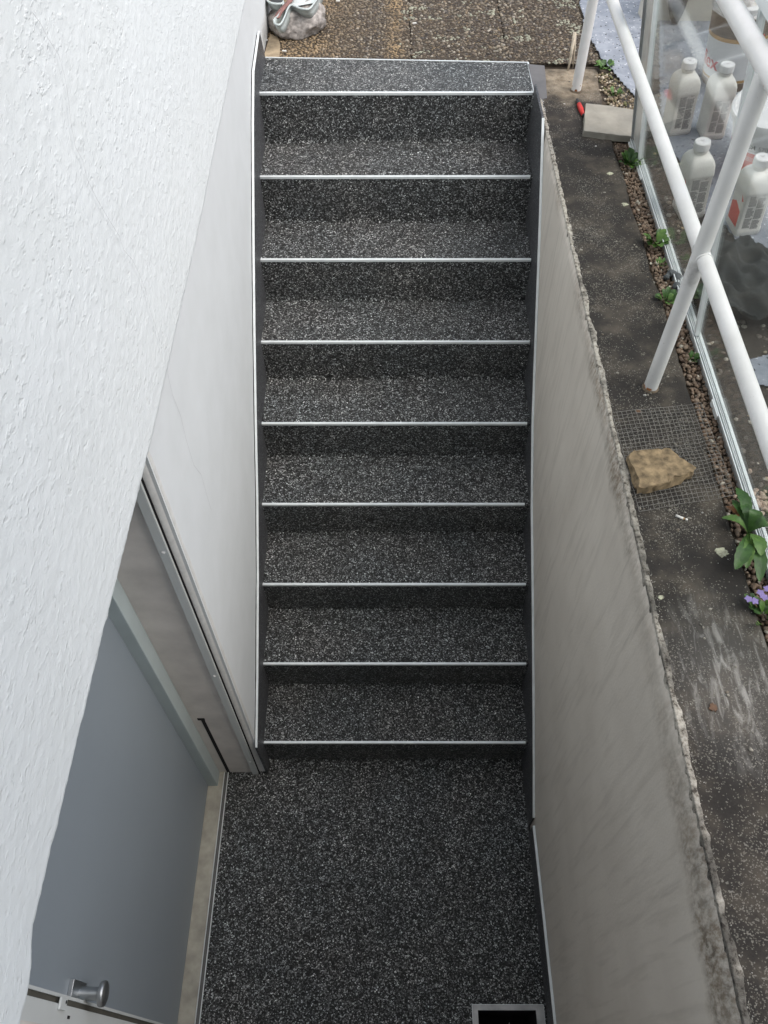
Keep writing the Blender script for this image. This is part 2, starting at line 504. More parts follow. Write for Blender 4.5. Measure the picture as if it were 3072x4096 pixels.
def make_glass():
    t = NT('window_glass')
    tr = t.n('ShaderNodeBsdfTransparent'); tr.inputs[0].default_value = (0.93, 0.95, 0.94, 1)
    gl = t.n('ShaderNodeBsdfGlossy'); gl.inputs['Roughness'].default_value = 0.06
    ge = t.n('ShaderNodeNewGeometry'); dt = t.n('ShaderNodeVectorMath', operation='DOT_PRODUCT')
    t.l(ge.outputs['Normal'], dt.inputs[0]); t.l(ge.outputs['Incoming'], dt.inputs[1])
    sc = t.math('POWER', t.math('SUBTRACT', 1.0, t.math('ABSOLUTE', dt.outputs['Value'])), 5.0)
    k = t.math('MULTIPLY_ADD', sc, 0.9, 0.035, clamp=True)
    # thin diffuse veil: a film of dust that also imitates reflected haze
    df = t.n('ShaderNodeBsdfDiffuse'); df.inputs[0].default_value = (0.6, 0.6, 0.58, 1)
    mx = t.n('ShaderNodeMixShader'); t.l(k, mx.inputs[0]); t.l(tr.outputs[0], mx.inputs[1]); t.l(gl.outputs[0], mx.inputs[2])
    m2 = t.n('ShaderNodeMixShader'); t.l(mx.outputs[0], m2.inputs[1]); t.l(df.outputs[0], m2.inputs[2])
    d = t.ramp(t.noise(t.pos(), 3.2, 4), [(0.35, 0.0), (0.75, 0.07)]); t.l(d, m2.inputs[0])
    t.l(m2.outputs[0], t.out.inputs['Surface'])
    return t.m
GLASS = make_glass()

# ------------------------------------------------------------------ ground (setting)
def sheet(name, rects, z, mat, kind='structure', parent=None):
    b = MB()
    for x0, y0, x1, y1 in rects:
        b.add([(x0, y0, z), (x1, y0, z), (x1, y1, z), (x0, y1, z)], [(0, 1, 2, 3)])
    o = b.build(name, mat, parent)
    if parent is None: tag(o, kind=kind)
    return o
sheet('ground', [(-150, 3.9, 150, 150), (-150, -150, 150, -1.9), (2.9, -1.9, 150, 3.9), (-150, -1.9, -0.5, 3.9)], G - 0.012, GROUND)

# landing floor with a square hole for the drain
dx0, dx1, dy1, dy0 = 0.812, 1.034, -0.896, -1.10
sheet('landing_floor', [(-0.166, dy1, 1.068, 0.0), (-0.166, dy0, dx0, dy1), (dx1, dy0, 1.068, dy1), (-0.166, -1.75, 1.068, dy0)], 0.0, CARPET)

# concrete coping beside the stairwell
def grid(name, xs, ys, zf, mat, parent=None, smooth=True):
    nx, ny = len(xs), len(ys)
    v = [(x, y, zf(x, y)) for y in ys for x in xs]
    f = [(j * nx + i, j * nx + i + 1, (j + 1) * nx + i + 1, (j + 1) * nx + i) for j in range(ny - 1) for i in range(nx - 1)]
    return meshobj(name, v, f, mat, parent, smooth, True)

def edge_x(y): return 1.080 + 0.004 * noise.noise((y * 5, 1.3, 0)) + 0.0012 * noise.noise((y * 40, 4.3, 0))
lx = np.linspace(0, 1, 26); ly = np.linspace(-1.85, 2.19, 340)
vv = []; 
for y in ly:
    xr = 1.315 + 0.008 * noise.noise((y * 6, 7, 0)) + 0.004 * noise.noise((y * 30, 7, 0))
    if y > 1.86: xr += 0.0 + (y - 1.86) * 0.1
    xl = edge_x(y) - 0.001
    for u in lx:
        x = xl + (xr - xl) * u
        z = G + 0.0015 * noise.noise((x * 20, y * 20, 0)) + 0.0012 * noise.noise((x * 90, y * 90, 3))
        if u > 0.97: z -= 0.02
        vv.append((x, y, z))
nx = len(lx)
ff = [(j * nx + i, j * nx + i + 1, (j + 1) * nx + i + 1, (j + 1) * nx + i) for j in range(len(ly) - 1) for i in range(nx - 1)]
ledge = meshobj('concrete_path', vv, ff, LEDGE, None, True)
tag(ledge, kind='structure')

# ------------------------------------------------------------------ pebble scatter
ICO = None
def ico_base():
    bm = bmesh.new(); bmesh.ops.create_icosphere(bm, subdivisions=1, radius=1)
    v = np.array([x.co[:] for x in bm.verts]); f = np.array([[a.index for a in q.verts] for q in bm.faces]); bm.free()
    return v, f
def ico_base2():
    bm = bmesh.new(); bmesh.ops.create_icosphere(bm, subdivisions=2, radius=1)
    v = np.array([x.co[:] for x in bm.verts]); f = np.array([[a.index for a in q.verts] for q in bm.faces]); bm.free()
    return v, f
IV, IF = ico_base(); IV2, IF2 = ico_base2()

def scatter(name, pts, sizes, cols, mat, parent=None, flat=(0.35, 0.6), jag=0.12, elong=(0.6, 1.0), hi=False, smooth=True, kind='stuff'):
    bv, bf = (IV2, IF2) if hi else (IV, IF)
    n = len(pts); nv = len(bv)
    pts = np.asarray(pts); sizes = np.asarray(sizes)[:, None]
    e = RNG.uniform(elong[0], elong[1], (n, 1)); h = RNG.uniform(flat[0], flat[1], (n, 1))
    a = RNG.uniform(0, math.pi, n)
    sc = np.concatenate([np.ones((n, 1)), e, h], 1) * sizes
    j = RNG.normal(1, jag, (n, nv, 1))
    P = bv[None] * j * sc[:, None, :]
    c, s = np.cos(a)[:, None], np.sin(a)[:, None]
    x = P[..., 0] * c - P[..., 1] * s; y = P[..., 0] * s + P[..., 1] * c
    tx, ty = RNG.uniform(-0.25, 0.25, (n, 1)), RNG.uniform(-0.25, 0.25, (n, 1))
    z = P[..., 2] + x * tx + y * ty
    P = np.stack([x, y, z], -1) + pts[:, None, :]
    F = bf[None] + (np.arange(n) * nv)[:, None, None]
    me = bpy.data.meshes.new(name)
    PV = P.reshape(-1, 3)
    me.vertices.add(len(PV)); me.vertices.foreach_set('co', PV.ravel())
    FF = F.reshape(-1, 3)
    me.loops.add(FF.size); me.loops.foreach_set('vertex_index', FF.ravel())
    me.polygons.add(len(FF)); me.polygons.foreach_set('loop_start', np.arange(0, FF.size, 3)); me.polygons.foreach_set('loop_total', np.full(len(FF), 3))
    me.update(calc_edges=True)
    if smooth: me.polygons.foreach_set('use_smooth', [True] * len(FF))
    me.materials.append(mat)
    colattr(me, np.repeat(np.asarray(cols), nv, 0))
    o = bpy.data.objects.new(name, me); COL.objects.link(o); o.parent = parent
    if kind: o['kind'] = kind
    return o

def pois(x0, y0, x1, y1, d, jit=0.42):
    """jittered grid of points"""
    out = []
    ny = int((y1 - y0) / d)
    for j in range(ny):
        nxx = int((x1 - x0) / d)
        for i in range(nxx):
            out.append((x0 + (i + 0.5 + (0.5 if j % 2 else 0) * 0.6 + random.uniform(-jit, jit)) * d, y0 + (j + 0.5 + random.uniform(-jit, jit)) * d))
    return out

# ------------------------------------------------------------------ patio of exposed aggregate pavers
patio = tag(meshobj('patio', [(-0.02, 2.24, G - 0.02), (2.9, 2.19, G - 0.02), (2.9, 3.9, G - 0.02), (-0.02, 3.9, G - 0.02)], [(0, 1, 2, 3)], DIRT), kind='structure')
xj = [-0.02, 0.195, 0.594, 0.989, 1.385, 1.785, 2.185, 2.585]
yj = [2.285, 2.885, 3.485]
for i in range(len(xj) - 1):
    for j in range(len(yj) - 1):
        x0, x1 = xj[i] + 0.002, xj[i + 1] - 0.002
        y0, y1 = yj[j] + 0.002, yj[j + 1] - 0.002
        if j == 0: y0 = 2.292 - 0.043 * (x0 / 1.07) ; y0 = max(y0, 2.215)
        b = MB().box((x0, y0, G - 0.03), (x1, y1, G - 0.004))
        o = bevel(b.build('paver', MORTAR, patio), 0.003, 1)
PAL = np.array([(0.30, 0.26, 0.21), (0.42, 0.37, 0.30), (0.19, 0.15, 0.12), (0.12, 0.10, 0.085), (0.25, 0.20, 0.15), (0.55, 0.52, 0.47), (0.16, 0.145, 0.14), (0.34, 0.27, 0.18)])
PW = np.array([0.15, 0.15, 0.18, 0.16, 0.14, 0.07, 0.1, 0.05])
def peb_cols(P):
    idx = RNG.choice(len(PAL), len(P), p=PW)
    c = PAL[idx] * np.array((0.76, 0.72, 0.65)) * RNG.uniform(0.45, 1.0, (len(P), 1))
    for k, p in enumerate(P):
        yel = max(0, 1 - (p[0]) / 0.42) + 0.9 * math.exp(-((p[0] - 0.53) / 0.035) ** 2)
        yel = min(1, yel * (0.65 + 0.9 * noise.noise((p[0] * 7, p[1] * 7, 0)) + 0.25))
        if yel > 0:
            c[k] = c[k] * (1 - yel) + (np.array((0.33, 0.235, 0.13)) * RNG.uniform(0.5, 1.35)) * yel
        li = noise.noise((p[0] * 9 + 5, p[1] * 16, 2.2)) + 0.5 * noise.noise((p[0] * 30, p[1] * 30, 1))
        if li > 0.36 and p[0] > 0.55 and random.random() < 0.7:
            c[k] = np.array((0.34, 0.34, 0.26)) * RNG.uniform(0.7, 1.2)
    return c
pp = [p for p in pois(-0.01, 2.20, 2.58, 3.46, 0.0122) if p[1] > 2.292 - 0.043 * (p[0] / 1.07) and all(abs(p[0] - q) > 0.0012 for q in xj[2:5]) and all(abs(p[1] - q) > 0.005 for q in yj)]
pp = [p for p in pp if not (p[0] > 1.08 and p[1] < 2.215) and not (p[0] < 0.05 and p[1] < 2.45)]
P3 = [(x, y, G - 0.0035) for x, y in pp]
sz = RNG.uniform(0.0040, 0.0082, len(P3)) * RNG.choice([1, 1, 1.3], len(P3))
scatter('pebbles', P3, sz, peb_cols(P3), PEBBLE, patio, flat=(0.28, 0.50), jag=0.08)
# yellowish cement haunch by the house corner
b = MB().prism([(-0.01, 2.295, G - 0.003), (0.055, 2.292, G - 0.003), (0.05, 2.40, G - 0.003), (0.035, 2.47, G - 0.003), (0.0, 2.5, G - 0.003)], (0, 0, 0.004))
b.build('cement_fillet', simple('yellowed_cement', (0.38, 0.30, 0.20), 0.9, 0, 0.3, 30, 0.5, 100), patio)

# fresh mortar beside the top step
mp_ = [at(2112, 256, G + .004), at(2178, 262, G + .004), at(2182, 300, G + .004), at(2188, 392, G + .004), at(2160, 398, G + .004), at(2140, 374, G + .004)]
tag(MB().prism([V(p) - V((0, 0, .008)) for p in mp_], (0, 0, 0.008)).build('mortar_patch', GREYMORTAR), kind='structure')

# ------------------------------------------------------------------ house
house = tag(empty('house', (0, 0, 0)), 'white rendered house wall on the left with a grey basement door in a recess', 'house')
YP = -0.050                                     # reveal plane at the foot of the stairs
# lower smooth wall beside the stair
b = MB()
def quad(b, pts): b.add(pts, [(0, 1, 2, 3)])
WX = -0.012
b.box((-0.40, YP, -0.3), (WX, 6.0, 2.10))
o = b.build('base_wall', WALLW, house)
# near side plaster of the recess
b = MB().box((-0.40, -2.2, -0.3), (-0.188, -1.022, 2.10))
b.build('recess_plaster', REVEAL, house)
# warm plaster skin on the reveal
b = MB().box((-0.205, YP - 0.004, 0.0), (-0.064, YP, 2.08))
b.build('reveal_plaster', REVEAL, house)
# wall behind the door and lintel
b = MB().box((-0.40, -1.022, -0.3), (-0.262, YP, 2.10)); b.build('lining', REVEAL, house)

# rough facade sheet
ys = np.concatenate([np.arange(-1.7, 2.3, 0.0065), np.arange(2.3, 4.0, 0.05), np.arange(4.0, 9.1, 0.5)])
zs = np.concatenate([np.array([0, 0.004, 0.009]), np.arange(0.015, 1.2, 0.0065), np.arange(1.2, 4.5, 0.3)])
def fz(y):
    pts = [(-1.7, 2.10), (-1.04, 2.085), (-1.00, 2.078), (-0.955, 2.088), (-0.5, 2.079), (0.0, 2.057), (0.67, 2.062), (1.92, 2.11), (9, 2.14)]
    for (a, za), (c, zc) in zip(pts, pts[1:]):
        if y <= c: return za + (zc - za) * max(0, (y - a)) / (c - a)
    return 2.14
FV = []; FX = -0.004
for iz, dz in enumerate(zs):
    for y in ys:
        fine = y < 2.3 and dz < 1.2
        x = FX
        zz = fz(y) + dz
        if fine:
            n1 = noise.noise((y * 40, zz * 60, 1.0)); n2 = noise.noise((y * 70, zz * 110, 5.0)); n3 = noise.noise((y * 3.2, zz * 3.2, 9.0))
            x += 0.0007 * n1 + 0.0009 * n2 + 0.0006 * n3 + 0.0014 * max(0, noise.noise((y * 45, zz * 70, 3)) - 0.15)
            x += 0.012 * max(0, min(1, (-0.94 - y) / 0.08)) * max(0, 1 - dz / 0.5)
            if iz < 3:
                zz += 0.0035 * noise.noise((y * 22, 2, 1)) + 0.002 * noise.noise((y * 75, 2, 1)) * 1.5
        if iz == 0: x -= 0.012
        if iz == 1: x -= 0.004
        FV.append((x, y, zz))
ny = len(ys)
FF_ = [(j * ny + i, j * ny + i + 1, (j + 1) * ny + i + 1, (j + 1) * ny + i) for j in range(len(zs) - 1) for i in range(ny - 1)]
meshobj('facade_render', FV, FF_, FACADE, house, True)
b = MB().box((-0.40, -1.7, 2.10), (-0.035, 9.0, 6.5)); b.build('upper_wall', WALLW, house)
b = MB()
b.add([(-0.40, -1.7, 2.075), (-0.036, -1.7, 2.075), (-0.036, YP, 2.075), (-0.40, YP, 2.075)], [(0, 1, 2, 3)])
b.build('lintel_soffit', REVEAL, house)

MB().box((-0.40, -2.6, G - 0.3), (3.2, -1.95, 6.2)).build('rear_light_blocker', WALLW, house)  # unseen block behind the camera, added to darken the stairwell
MB().box((-0.40, -1.95, 4.75), (2.2, -0.95, 4.93)).build('overhead_light_blocker', WALLW, house)  # unseen slab overhead, added to keep sky light off the landing
# hairline crack in the render
def ribbon_x(name, px, X, w, mat, parent):
    P = [atx(x, y, X) for x, y in px]
    v = []; f = []
    for i, p in enumerate(P):
        d = (P[min(i + 1, len(P) - 1)] - P[max(0, i - 1)]).normalized(); s = d.cross(V((1, 0, 0))).normalized() * w / 2
        v += [p + s, p - s]
    for i in range(len(P) - 1): f.append((2 * i, 2 * i + 1, 2 * i + 3, 2 * i + 2))
    return meshobj(name, v, f, mat, parent, False, True)
cr = [(130, 50), (160, 90), (190, 150), (235, 220), (258, 300), (272, 380), (285, 500), (302, 590), (330, 640), (350, 720), (390, 800), (440, 885), (478, 945), (495, 1000), (530, 1040), (560, 1100), (585, 1170), (600, 1240), (625, 1310), (640, 1370)]
ribbon_x('crack', cr, 0.0015, 0.0009, CRACK, house)
cr2 = [(655, 1400), (672, 1500), (690, 1580), (722, 1660), (745, 1760), (775, 1860), (805, 1900), (830, 1990), (845, 2040)]
ribbon_x('crack', cr2, WX + 0.001, 0.0009, CRACK, house)

# corner profile of the recess with screws
b = MB().box((-0.066, YP - 0.014, 0.0), (-0.041, YP - 0.002, 2.07))
cp = b.build('corner_profile', PVCW, house)
bevel(cp, 0.001, 1)
for z in (0.16, 0.98, 1.70):
    MB().lathe([(0.0052, -0.002), (0.0052, 0.0005), (0.003, 0.0022), (0.0005, 0.0026)], 12).build('screw', CAPW, cp, True, False)
    s = cp.children[-1]; s.rotation_euler = (math.radians(90), 0, 0); s.location = (-0.055, YP - 0.014, z)
# black seam behind the profile and chipped plaster edge
b = MB().box((-0.0405, YP - 0.008, 0.0), (-0.0355, YP - 0.0002, 2.065)); b.build('seam', BLACK, house)
v = []; f = []
zz = np.linspace(0.02, 2.05, 90)
for z in zz:
    w = 0.020 + 0.004 * noise.noise((z * 9, 0, 0)) + 0.003 * noise.noise((z * 40, 0, 0))
    v += [(-0.0355, YP - 0.006, z), (-0.030, YP - 0.006, z), (WX + 0.0015, YP + 0.006, z), (WX + 0.0012, YP + w, z)]
for i in range(len(zz) - 1):
    for k in range(3): f.append((4 * i + k, 4 * i + k + 1, 4 * i + k + 5, 4 * i + k + 4))
meshobj('plaster_edge', v, f, simple('chipped_filler', (0.70, 0.70, 0.68), 0.85, 0, 0.08, 50, 0.6, 120), house, True)

# slot left by the removed threshold profile
MB().box((-0.173, YP - 0.0055, 0.0), (-0.160, YP - 0.0042, 0.59)).build('slot', BLACK, house)
MB().box((-0.184, YP - 0.0058, 0.582), (-0.158, YP - 0.0043, 0.60)).build('slot', BLACK, house)

# door
door = empty('door', (0, 0, 0), parent=house)
bevel(MB().box((-0.256, -0.962, 0.012), (-0.243, -0.100, 2.07)).build('leaf', DOORG, door), 0.0015, 1)
fr = MB().box((-0.262, -0.112, 0.0), (-0.204, YP - 0.0042, 2.08)).build('frame', FRAMEG, door); bevel(fr, 0.002, 2)
MB().box((-0.262, -0.965, 2.04), (-0.204, -0.112, 2.08)).build('frame', FRAMEG, door)
# near jamb : lip, gasket, face
MB().box((-0.262, -0.9635, 0.0), (-0.222, -0.957, 2.08)).build('frame_lip', PVCW, door)
MB().box((-0.262, -0.976, 0.0), (-0.226, -0.9635, 2.08)).build('gasket', simple('grey_gasket', (0.09, 0.085, 0.07), 0.7), door)
bevel(MB().box((-0.262, -1.022, 0.0), (-0.217, -0.976, 2.08)).build('jamb', PVCW, door), 0.002, 2)
kp = bevel(MB().box((-0.216, -0.988, 1.285), (-0.211, -0.964, 1.325)).build('strike_plate', PVCW, door), 0.001, 1)
for dz in (1.293, 1.315):
    MB().add([(-0.2105, -0.972 + 0.004 * math.cos(a), dz + 0.0045 * math.sin(a)) for a in np.linspace(0, 2 * math.pi, 13)[:-1]], [tuple(range(12))]).build('slot', BLACK, kp)
MB().lathe([(0.005, 0), (0.005, 0.006), (0.002, 0.008)], 12, (0, 0, 0)).build('screw', PVCW, kp, True, False)
kp.children[-1].rotation_euler = (0, math.radians(90), 0); kp.children[-1].location = (-0.210, -0.994, 1.285)
MB().box((-0.2165, -1.000, 1.235), (-0.2155, -0.994, 1.25)).build('slot', BLACK, door)
for z0, z1, yy in ((1.37, 1.40, -1.0225), (1.30, 1.34, -1.0228), (1.22, 1.28, -1.0222), (1.16, 1.21, -1.0226), (0.98, 1.09, -1.0224), (1.085, 1.09, -1.018)):
    MB().box((-0.1895, yy - 0.0008, z0), (-0.1868, yy + 0.0012, z1)).build('paint_crack', BLACK, door)
# knob with square rose
kn = empty('knob', (-0.243, -0.945, 1.075), parent=door); kn.scale = (0.86, 0.76, 0.76)
bevel(MB().box((0, -0.034, 0.045), (0.012, 0.034, 0.170)).build('rose', STEEL, kn, False, False), 0.0015, 2)
o = MB().lathe([(0.020, 0), (0.019, 0.012), (0.0185, 0.048), (0.021, 0.052), (0.035, 0.056), (0.037, 0.062), (0.036, 0.068), (0.031, 0.0715), (0.001, 0.073)], 40).build('handle', STEEL, kn, True, False)
o.rotation_euler = (0, math.radians(90), 0); o.location = (0.010, 0.002, 0.085)
autosmooth(o, 50)
MB().box((0, 0, 0), (0.0006, 0.0008, 0.003))

# threshold and channel on the landing
th = MB().box((-0.262, -1.03, -0.05), (-0.183, YP - 0.001, 0.004)).build('threshold', THRESH, house)
ch = tag(empty('threshold_channel', (0, 0, 0)), 'narrow dark metal channel between the door threshold and the dark stone landing', 'channel')
MB().box((-0.1835, -1.75, -0.02), (-0.1815, YP - 0.006, 0.009)).build('lip', ALU, ch)
MB().box((-0.1685, -1.75, -0.02), (-0.1660, YP - 0.006, 0.007)).build('lip', ALU, ch)
MB().box((-0.1815, -1.75, -0.02), (-0.1685, YP - 0.006, 0.002)).build('groove', simple('channel_inside', (0.10, 0.10, 0.095), 0.6), ch)

# ------------------------------------------------------------------ staircase
stair = tag(empty('staircase', (0, 0, 0)), 'nine step staircase covered in dark speckled stone carpet with aluminium nosing strips', 'stairs')
XR = [1.0505, 1.0505, 1.047, 1.040, 1.047, 1.054, 1.057, 1.052, 1.064]
W0, W1 = -0.004, 1.068
for k in range(1, 10):
    y0, y1 = (k - 1) * GOING, k * GOING
    if k == 9: y1 = 2.268
    z = k * RISE
    e = 0.003
    # riser with a slightly rounded foot, tread
    def row(x0=W0, x1=W1):
        zb = (k - 1) * RISE
        prof = [(y0 - 0.010, zb + 0.0008), (y0 - 0.003, zb + 0.004), (y0, zb + 0.012), (y0, z - 0.009), (y0 + 0.004, z - 0.001)]
        v = []; f = []
        xs_ = np.linspace(x0, x1, 2)
        for (yy, zz_) in prof:
            for x in xs_: v.append((x, yy, zz_))
        for i in range(len(prof) - 1): f.append((2 * i, 2 * i + 1, 2 * i + 3, 2 * i + 2))
        return v, f
    v, f = row()
    meshobj('riser', v, f, CARPET, stair)
    if k < 9:
        MB().add([(W0, y0 + .004, z - .001), (W1, y0 + .004, z - .001), (W1, y1, z), (W0, y1, z)], [(0, 1, 2, 3)]).build('tread', CARPET, stair)
    else:
        a, b_, c, d = at(1060, 230, G), at(2112, 250, G), at(2137, 373, G), V((W0, y0 + .004, G))
        MB().add([(W0, y0 + .004, G), c, b_, a, (W0, a.y, G)], [(0, 1, 2, 3, 4)]).build('tread', CARPET, stair)
    xr = XR[k - 1]
    xl = 0.0
    prof = [(-0.0025, -0.008), (0.001, -0.008), (0.001, -0.003), (0.007, -0.003), (0.007, 0.0022), (-0.0010, 0.0024), (-0.0025, 0.0010)]
    sag = 0.0
    MB().prism([(xl, y0 + a_, z + b2) for a_, b2 in prof], (xr - xl, 0, 0)).build('nosing_strip', ALU, stair)
# trim of the top landing strip
def strip_between(name, a, b, w, h, mat, parent, up=V((0, 0, 1))):
    a, b = V(a), V(b); d = (b - a).normalized(); s = d.cross(up).normalized() * w / 2; u = up * h
    return MB().hexa([a - s - u, b - s - u, b + s - u, a + s - u, a - s + u * .35, b - s + u * .35, b + s + u * .35, a + s + u * .35]).build(name, mat, parent)
strip_between('edge_trim', at(1060, 231, G), at(2114, 251, G), 0.006, 0.007, ALU, stair)
strip_between('edge_trim', at(2112, 252, G), at(2137, 368, G), 0.007, 0.007, ALU, stair)

# left skirting
XS = 0.0
tl = [(-0.058, 0.325), (-0.02, 0.350), (0.165, 0.476), (0.32, 0.585), (0.483, 0.698), (0.711, 0.880), (1.0, 1.125), (1.274, 1.372), (1.644, 1.656), (1.947, 1.890), (2.205, 1.918)]
tl_chk = [tuple(atx(x, y, -0.004)[1:]) for x, y in ((1025, 2990), (1027, 2850), (1029, 2700), (1030, 2500), (1031, 2300), (1029, 2000), (1023, 1700), (1017, 1300), (1014, 1000), (1012, 700), (1011, 500), (1013, 285))]
tl = tl_chk + [(2.205, 1.918)]
low = [(2.205, 1.918), (2.285, G - 0.01), (1.9, 1.45), (0.0, -0.01), (-0.058, 0.0), tl[0]]
poly = [(XS, y, z) for y, z in tl] + [(XS, y, z) for y, z in low[1:5]]
sk = MB().prism(poly, (-0.0095, 0, 0)).build('skirting', SKIRT, stair)
def edge_tube(name, pts, w, h, mat, parent, X0, X1):
    """strip on top of a skirting: follows (y,z) points, spans X0..X1"""
    v = []; f = []
    n = len(pts)
    for i, (y, z) in enumerate(pts):
        a = pts[max(0, i - 1)]; b2 = pts[min(n - 1, i + 1)]
        d = V((0, b2[0] - a[0], b2[1] - a[1])).normalized(); nn = V((0, -d.z, d.y))
        p0 = V((0, y, z))
        for X, hh in ((X0, 0.0), (X1, 0.0), (X1, h), (X0, h)):
            q = p0 + nn * hh; v.append((X, q.y, q.z))
    for i in range(n - 1):
        for k in range(4): f.append((4 * i + k, 4 * i + (k + 1) % 4, 4 * i + 4 + (k + 1) % 4, 4 * i + 4 + k))
    f += [(0, 1, 2, 3), (4 * n - 4, 4 * n - 3, 4 * n - 2, 4 * n - 1)]
    return meshobj(name, v, f, mat, parent, False, True)
edge_tube('edge_strip', tl, 0, 0.0025, ALU, sk, -0.0078, 0.0006)
# ragged dark joint between strip and plaster
jj = []
for i in range(len(tl) - 1):
    for s_ in np.linspace(0, 1, 10)[:-1]:
        jj.append((tl[i][0] + (tl[i + 1][0] - tl[i][0]) * s_, tl[i][1] + (tl[i + 1][1] - tl[i][1]) * s_))
v = []; f = []
for i, (y, z) in enumerate(jj):
    w = 0.0016 + 0.0016 * noise.noise((y * 30, 3, 0))
    if noise.noise((y * 12, 9, 1)) > 0.2: w = 0.0002
    v += [(-0.0078, y, z + 0.0018), (-0.0078 - max(w, 0.0002) - 0.001, y, z + 0.0019)]
for i in range(len(jj) - 1): f.append((2 * i, 2 * i + 1, 2 * i + 3, 2 * i + 2))
meshobj('joint', v, f, BLACK, sk, False, True)

# right skirting along the steps and along the landing
XQ = 1.0605
tr = [tuple(atx(x, y, XQ)[1:]) for x, y in ((2131, 3270), (2131, 3000), (2130, 2800), (2128, 2500), (2125, 2200), (2123, 2050), (2126, 1700), (2133, 1500), (2144, 1200), (2155, 900), (2161, 700), (2168, 472))]
poly = [(XQ, y, z) for y, z in tr] + [(XQ, 2.0, tr[-1][1]), (XQ, 2.0, 1.5), (XQ, 0.0, -0.01), (XQ, tr[0][0], -0.01)]
skr = MB().prism(poly, (0.008, 0, 0)).build('skirting', SKIRT, stair)
edge_tube('edge_strip', tr, 0, 0.0025, ALU, skr, XQ - 0.0006, XQ + 0.0085)
tr2 = [tuple(atx(x, y, XQ - 0.002)[1:]) for x, y in ((2205, 4000), (2168, 3650), (2130, 3303))]
z0_ = tr2[0][1]
tr2 = [(-1.7, tr2[0][1])] + tr2
poly = [(XQ - .001, y, z) for y, z in tr2] + [(XQ - .001, tr2[-1][0], -0.01), (XQ - .001, -1.7, -0.01)]
skl = MB().prism(poly, (0.009, 0, 0)).build('skirting', SKIRT, stair)
edge_tube('edge_strip', tr2, 0, 0.0025, ALU, skl, XQ - 0.0022, XQ + 0.0075)

# ------------------------------------------------------------------ retaining wall on the right
rw = tag(empty('retaining_wall', (0, 0, 0)), 'beige rendered retaining wall right of the steps with a crumbling grimy top edge', 'wall')
RX = 1.070
nyw, nzw = 260, 60
v = []; f = []
Yw = np.linspace(-1.8, 2.02, nyw); Zw = np.linspace(-0.02, G - 0.004, nzw)
for z in Zw:
    for y in Yw:
        t_ = max(0, (z - (G - 0.05)) / 0.05)
        x = RX + 0.0012 * noise.noise((y * 5, z * 5, 0)) + t_ * 0.003 * noise.noise((y * 60, z * 60, 0)) + t_ * t_ * 0.006
        v.append((x, y, z))
for j in range(nzw - 1):
    for i in range(nyw - 1): f.append((j * nyw + i, j * nyw + i + 1, (j + 1) * nyw + i + 1, (j + 1) * nyw + i))
n0_ = len(v)
for y in Yw: v.append((1.105, y, G - 0.0045))
for i in range(nyw - 1): f.append(((nzw - 1) * nyw + i, (nzw - 1) * nyw + i + 1, n0_ + i + 1, n0_ + i))
meshobj('wall_face', v, f, BEIGE, rw, True)
# crumbling render rim
v = []; f = []
Yr = np.linspace(-1.8, 1.99, 900); nr = 7
for y in Yr:
    xe = edge_x(y)
    wd = 0.013 + 0.006 * noise.noise((y * 12, 3, 3)) + 0.004 * noise.noise((y * 45, 3, 8))
    for k in range(nr):
        u = k / (nr - 1)
        x = 1.0745 + (0.0012 if k == 1 else 0) if k < 2 else 1.0757 + (xe - 1.080 + wd) * (u - 0.16) / 0.84
        z = G - 0.016 if k == 0 else G + 0.0034 - 0.012 * max(0, u - 0.84)
        z += 0.0016 * noise.noise((x * 160, y * 110, 0)) ; x += 0.0007 * noise.noise((x * 150, y * 60, 7))
        v.append((x, y, z))
for j in range(len(Yr) - 1):
    for k in range(nr - 1): f.append((j * nr + k, j * nr + k + 1, (j + 1) * nr + k + 1, (j + 1) * nr + k))
def make_rim():
    t = NT('crumbling_render'); p = t.pos()
    c = t.ramp(t.noise(p, 90, 5, 0.7), [(0.38, (0.09, 0.075, 0.06)), (0.46, (0.32, 0.295, 0.25)), (0.64, (0.52, 0.49, 0.43))])
    g = t.ramp(t.math('MULTIPLY_ADD', t.sep(p)[1], 0.10, t.noise(p, 9, 3)), [(0.38, 0.30), (0.55, 1.0)])
    t.base(t.mix(1.0, c, g, 'MULTIPLY')).rough(0.9); t.nrm(t.bump(t.noise(p, 220, 4), 0.9, 0.003)); return t.m
meshobj('crumbling_edge', v, f, make_rim(), rw, True)
pts = []; 
for i in range(2600):
    y = random.uniform(-1.5, 1.98); 
    if noise.noise((y * 4, 0, 5)) + random.uniform(-.3, .5) < 0: continue
    pts.append((edge_x(y) + random.gauss(0.010, 0.005), y, G - 0.001 + random.uniform(-0.003, 0.002)))
cl = np.array([(0.50, 0.48, 0.43)] * len(pts)) * RNG.uniform(0.35, 1.15, (len(pts), 1))
scatter('render_chips', pts, RNG.uniform(0.0007, 0.0019, len(pts)), cl, CHIP, rw, flat=(0.5, 1), jag=0.25, smooth=False)
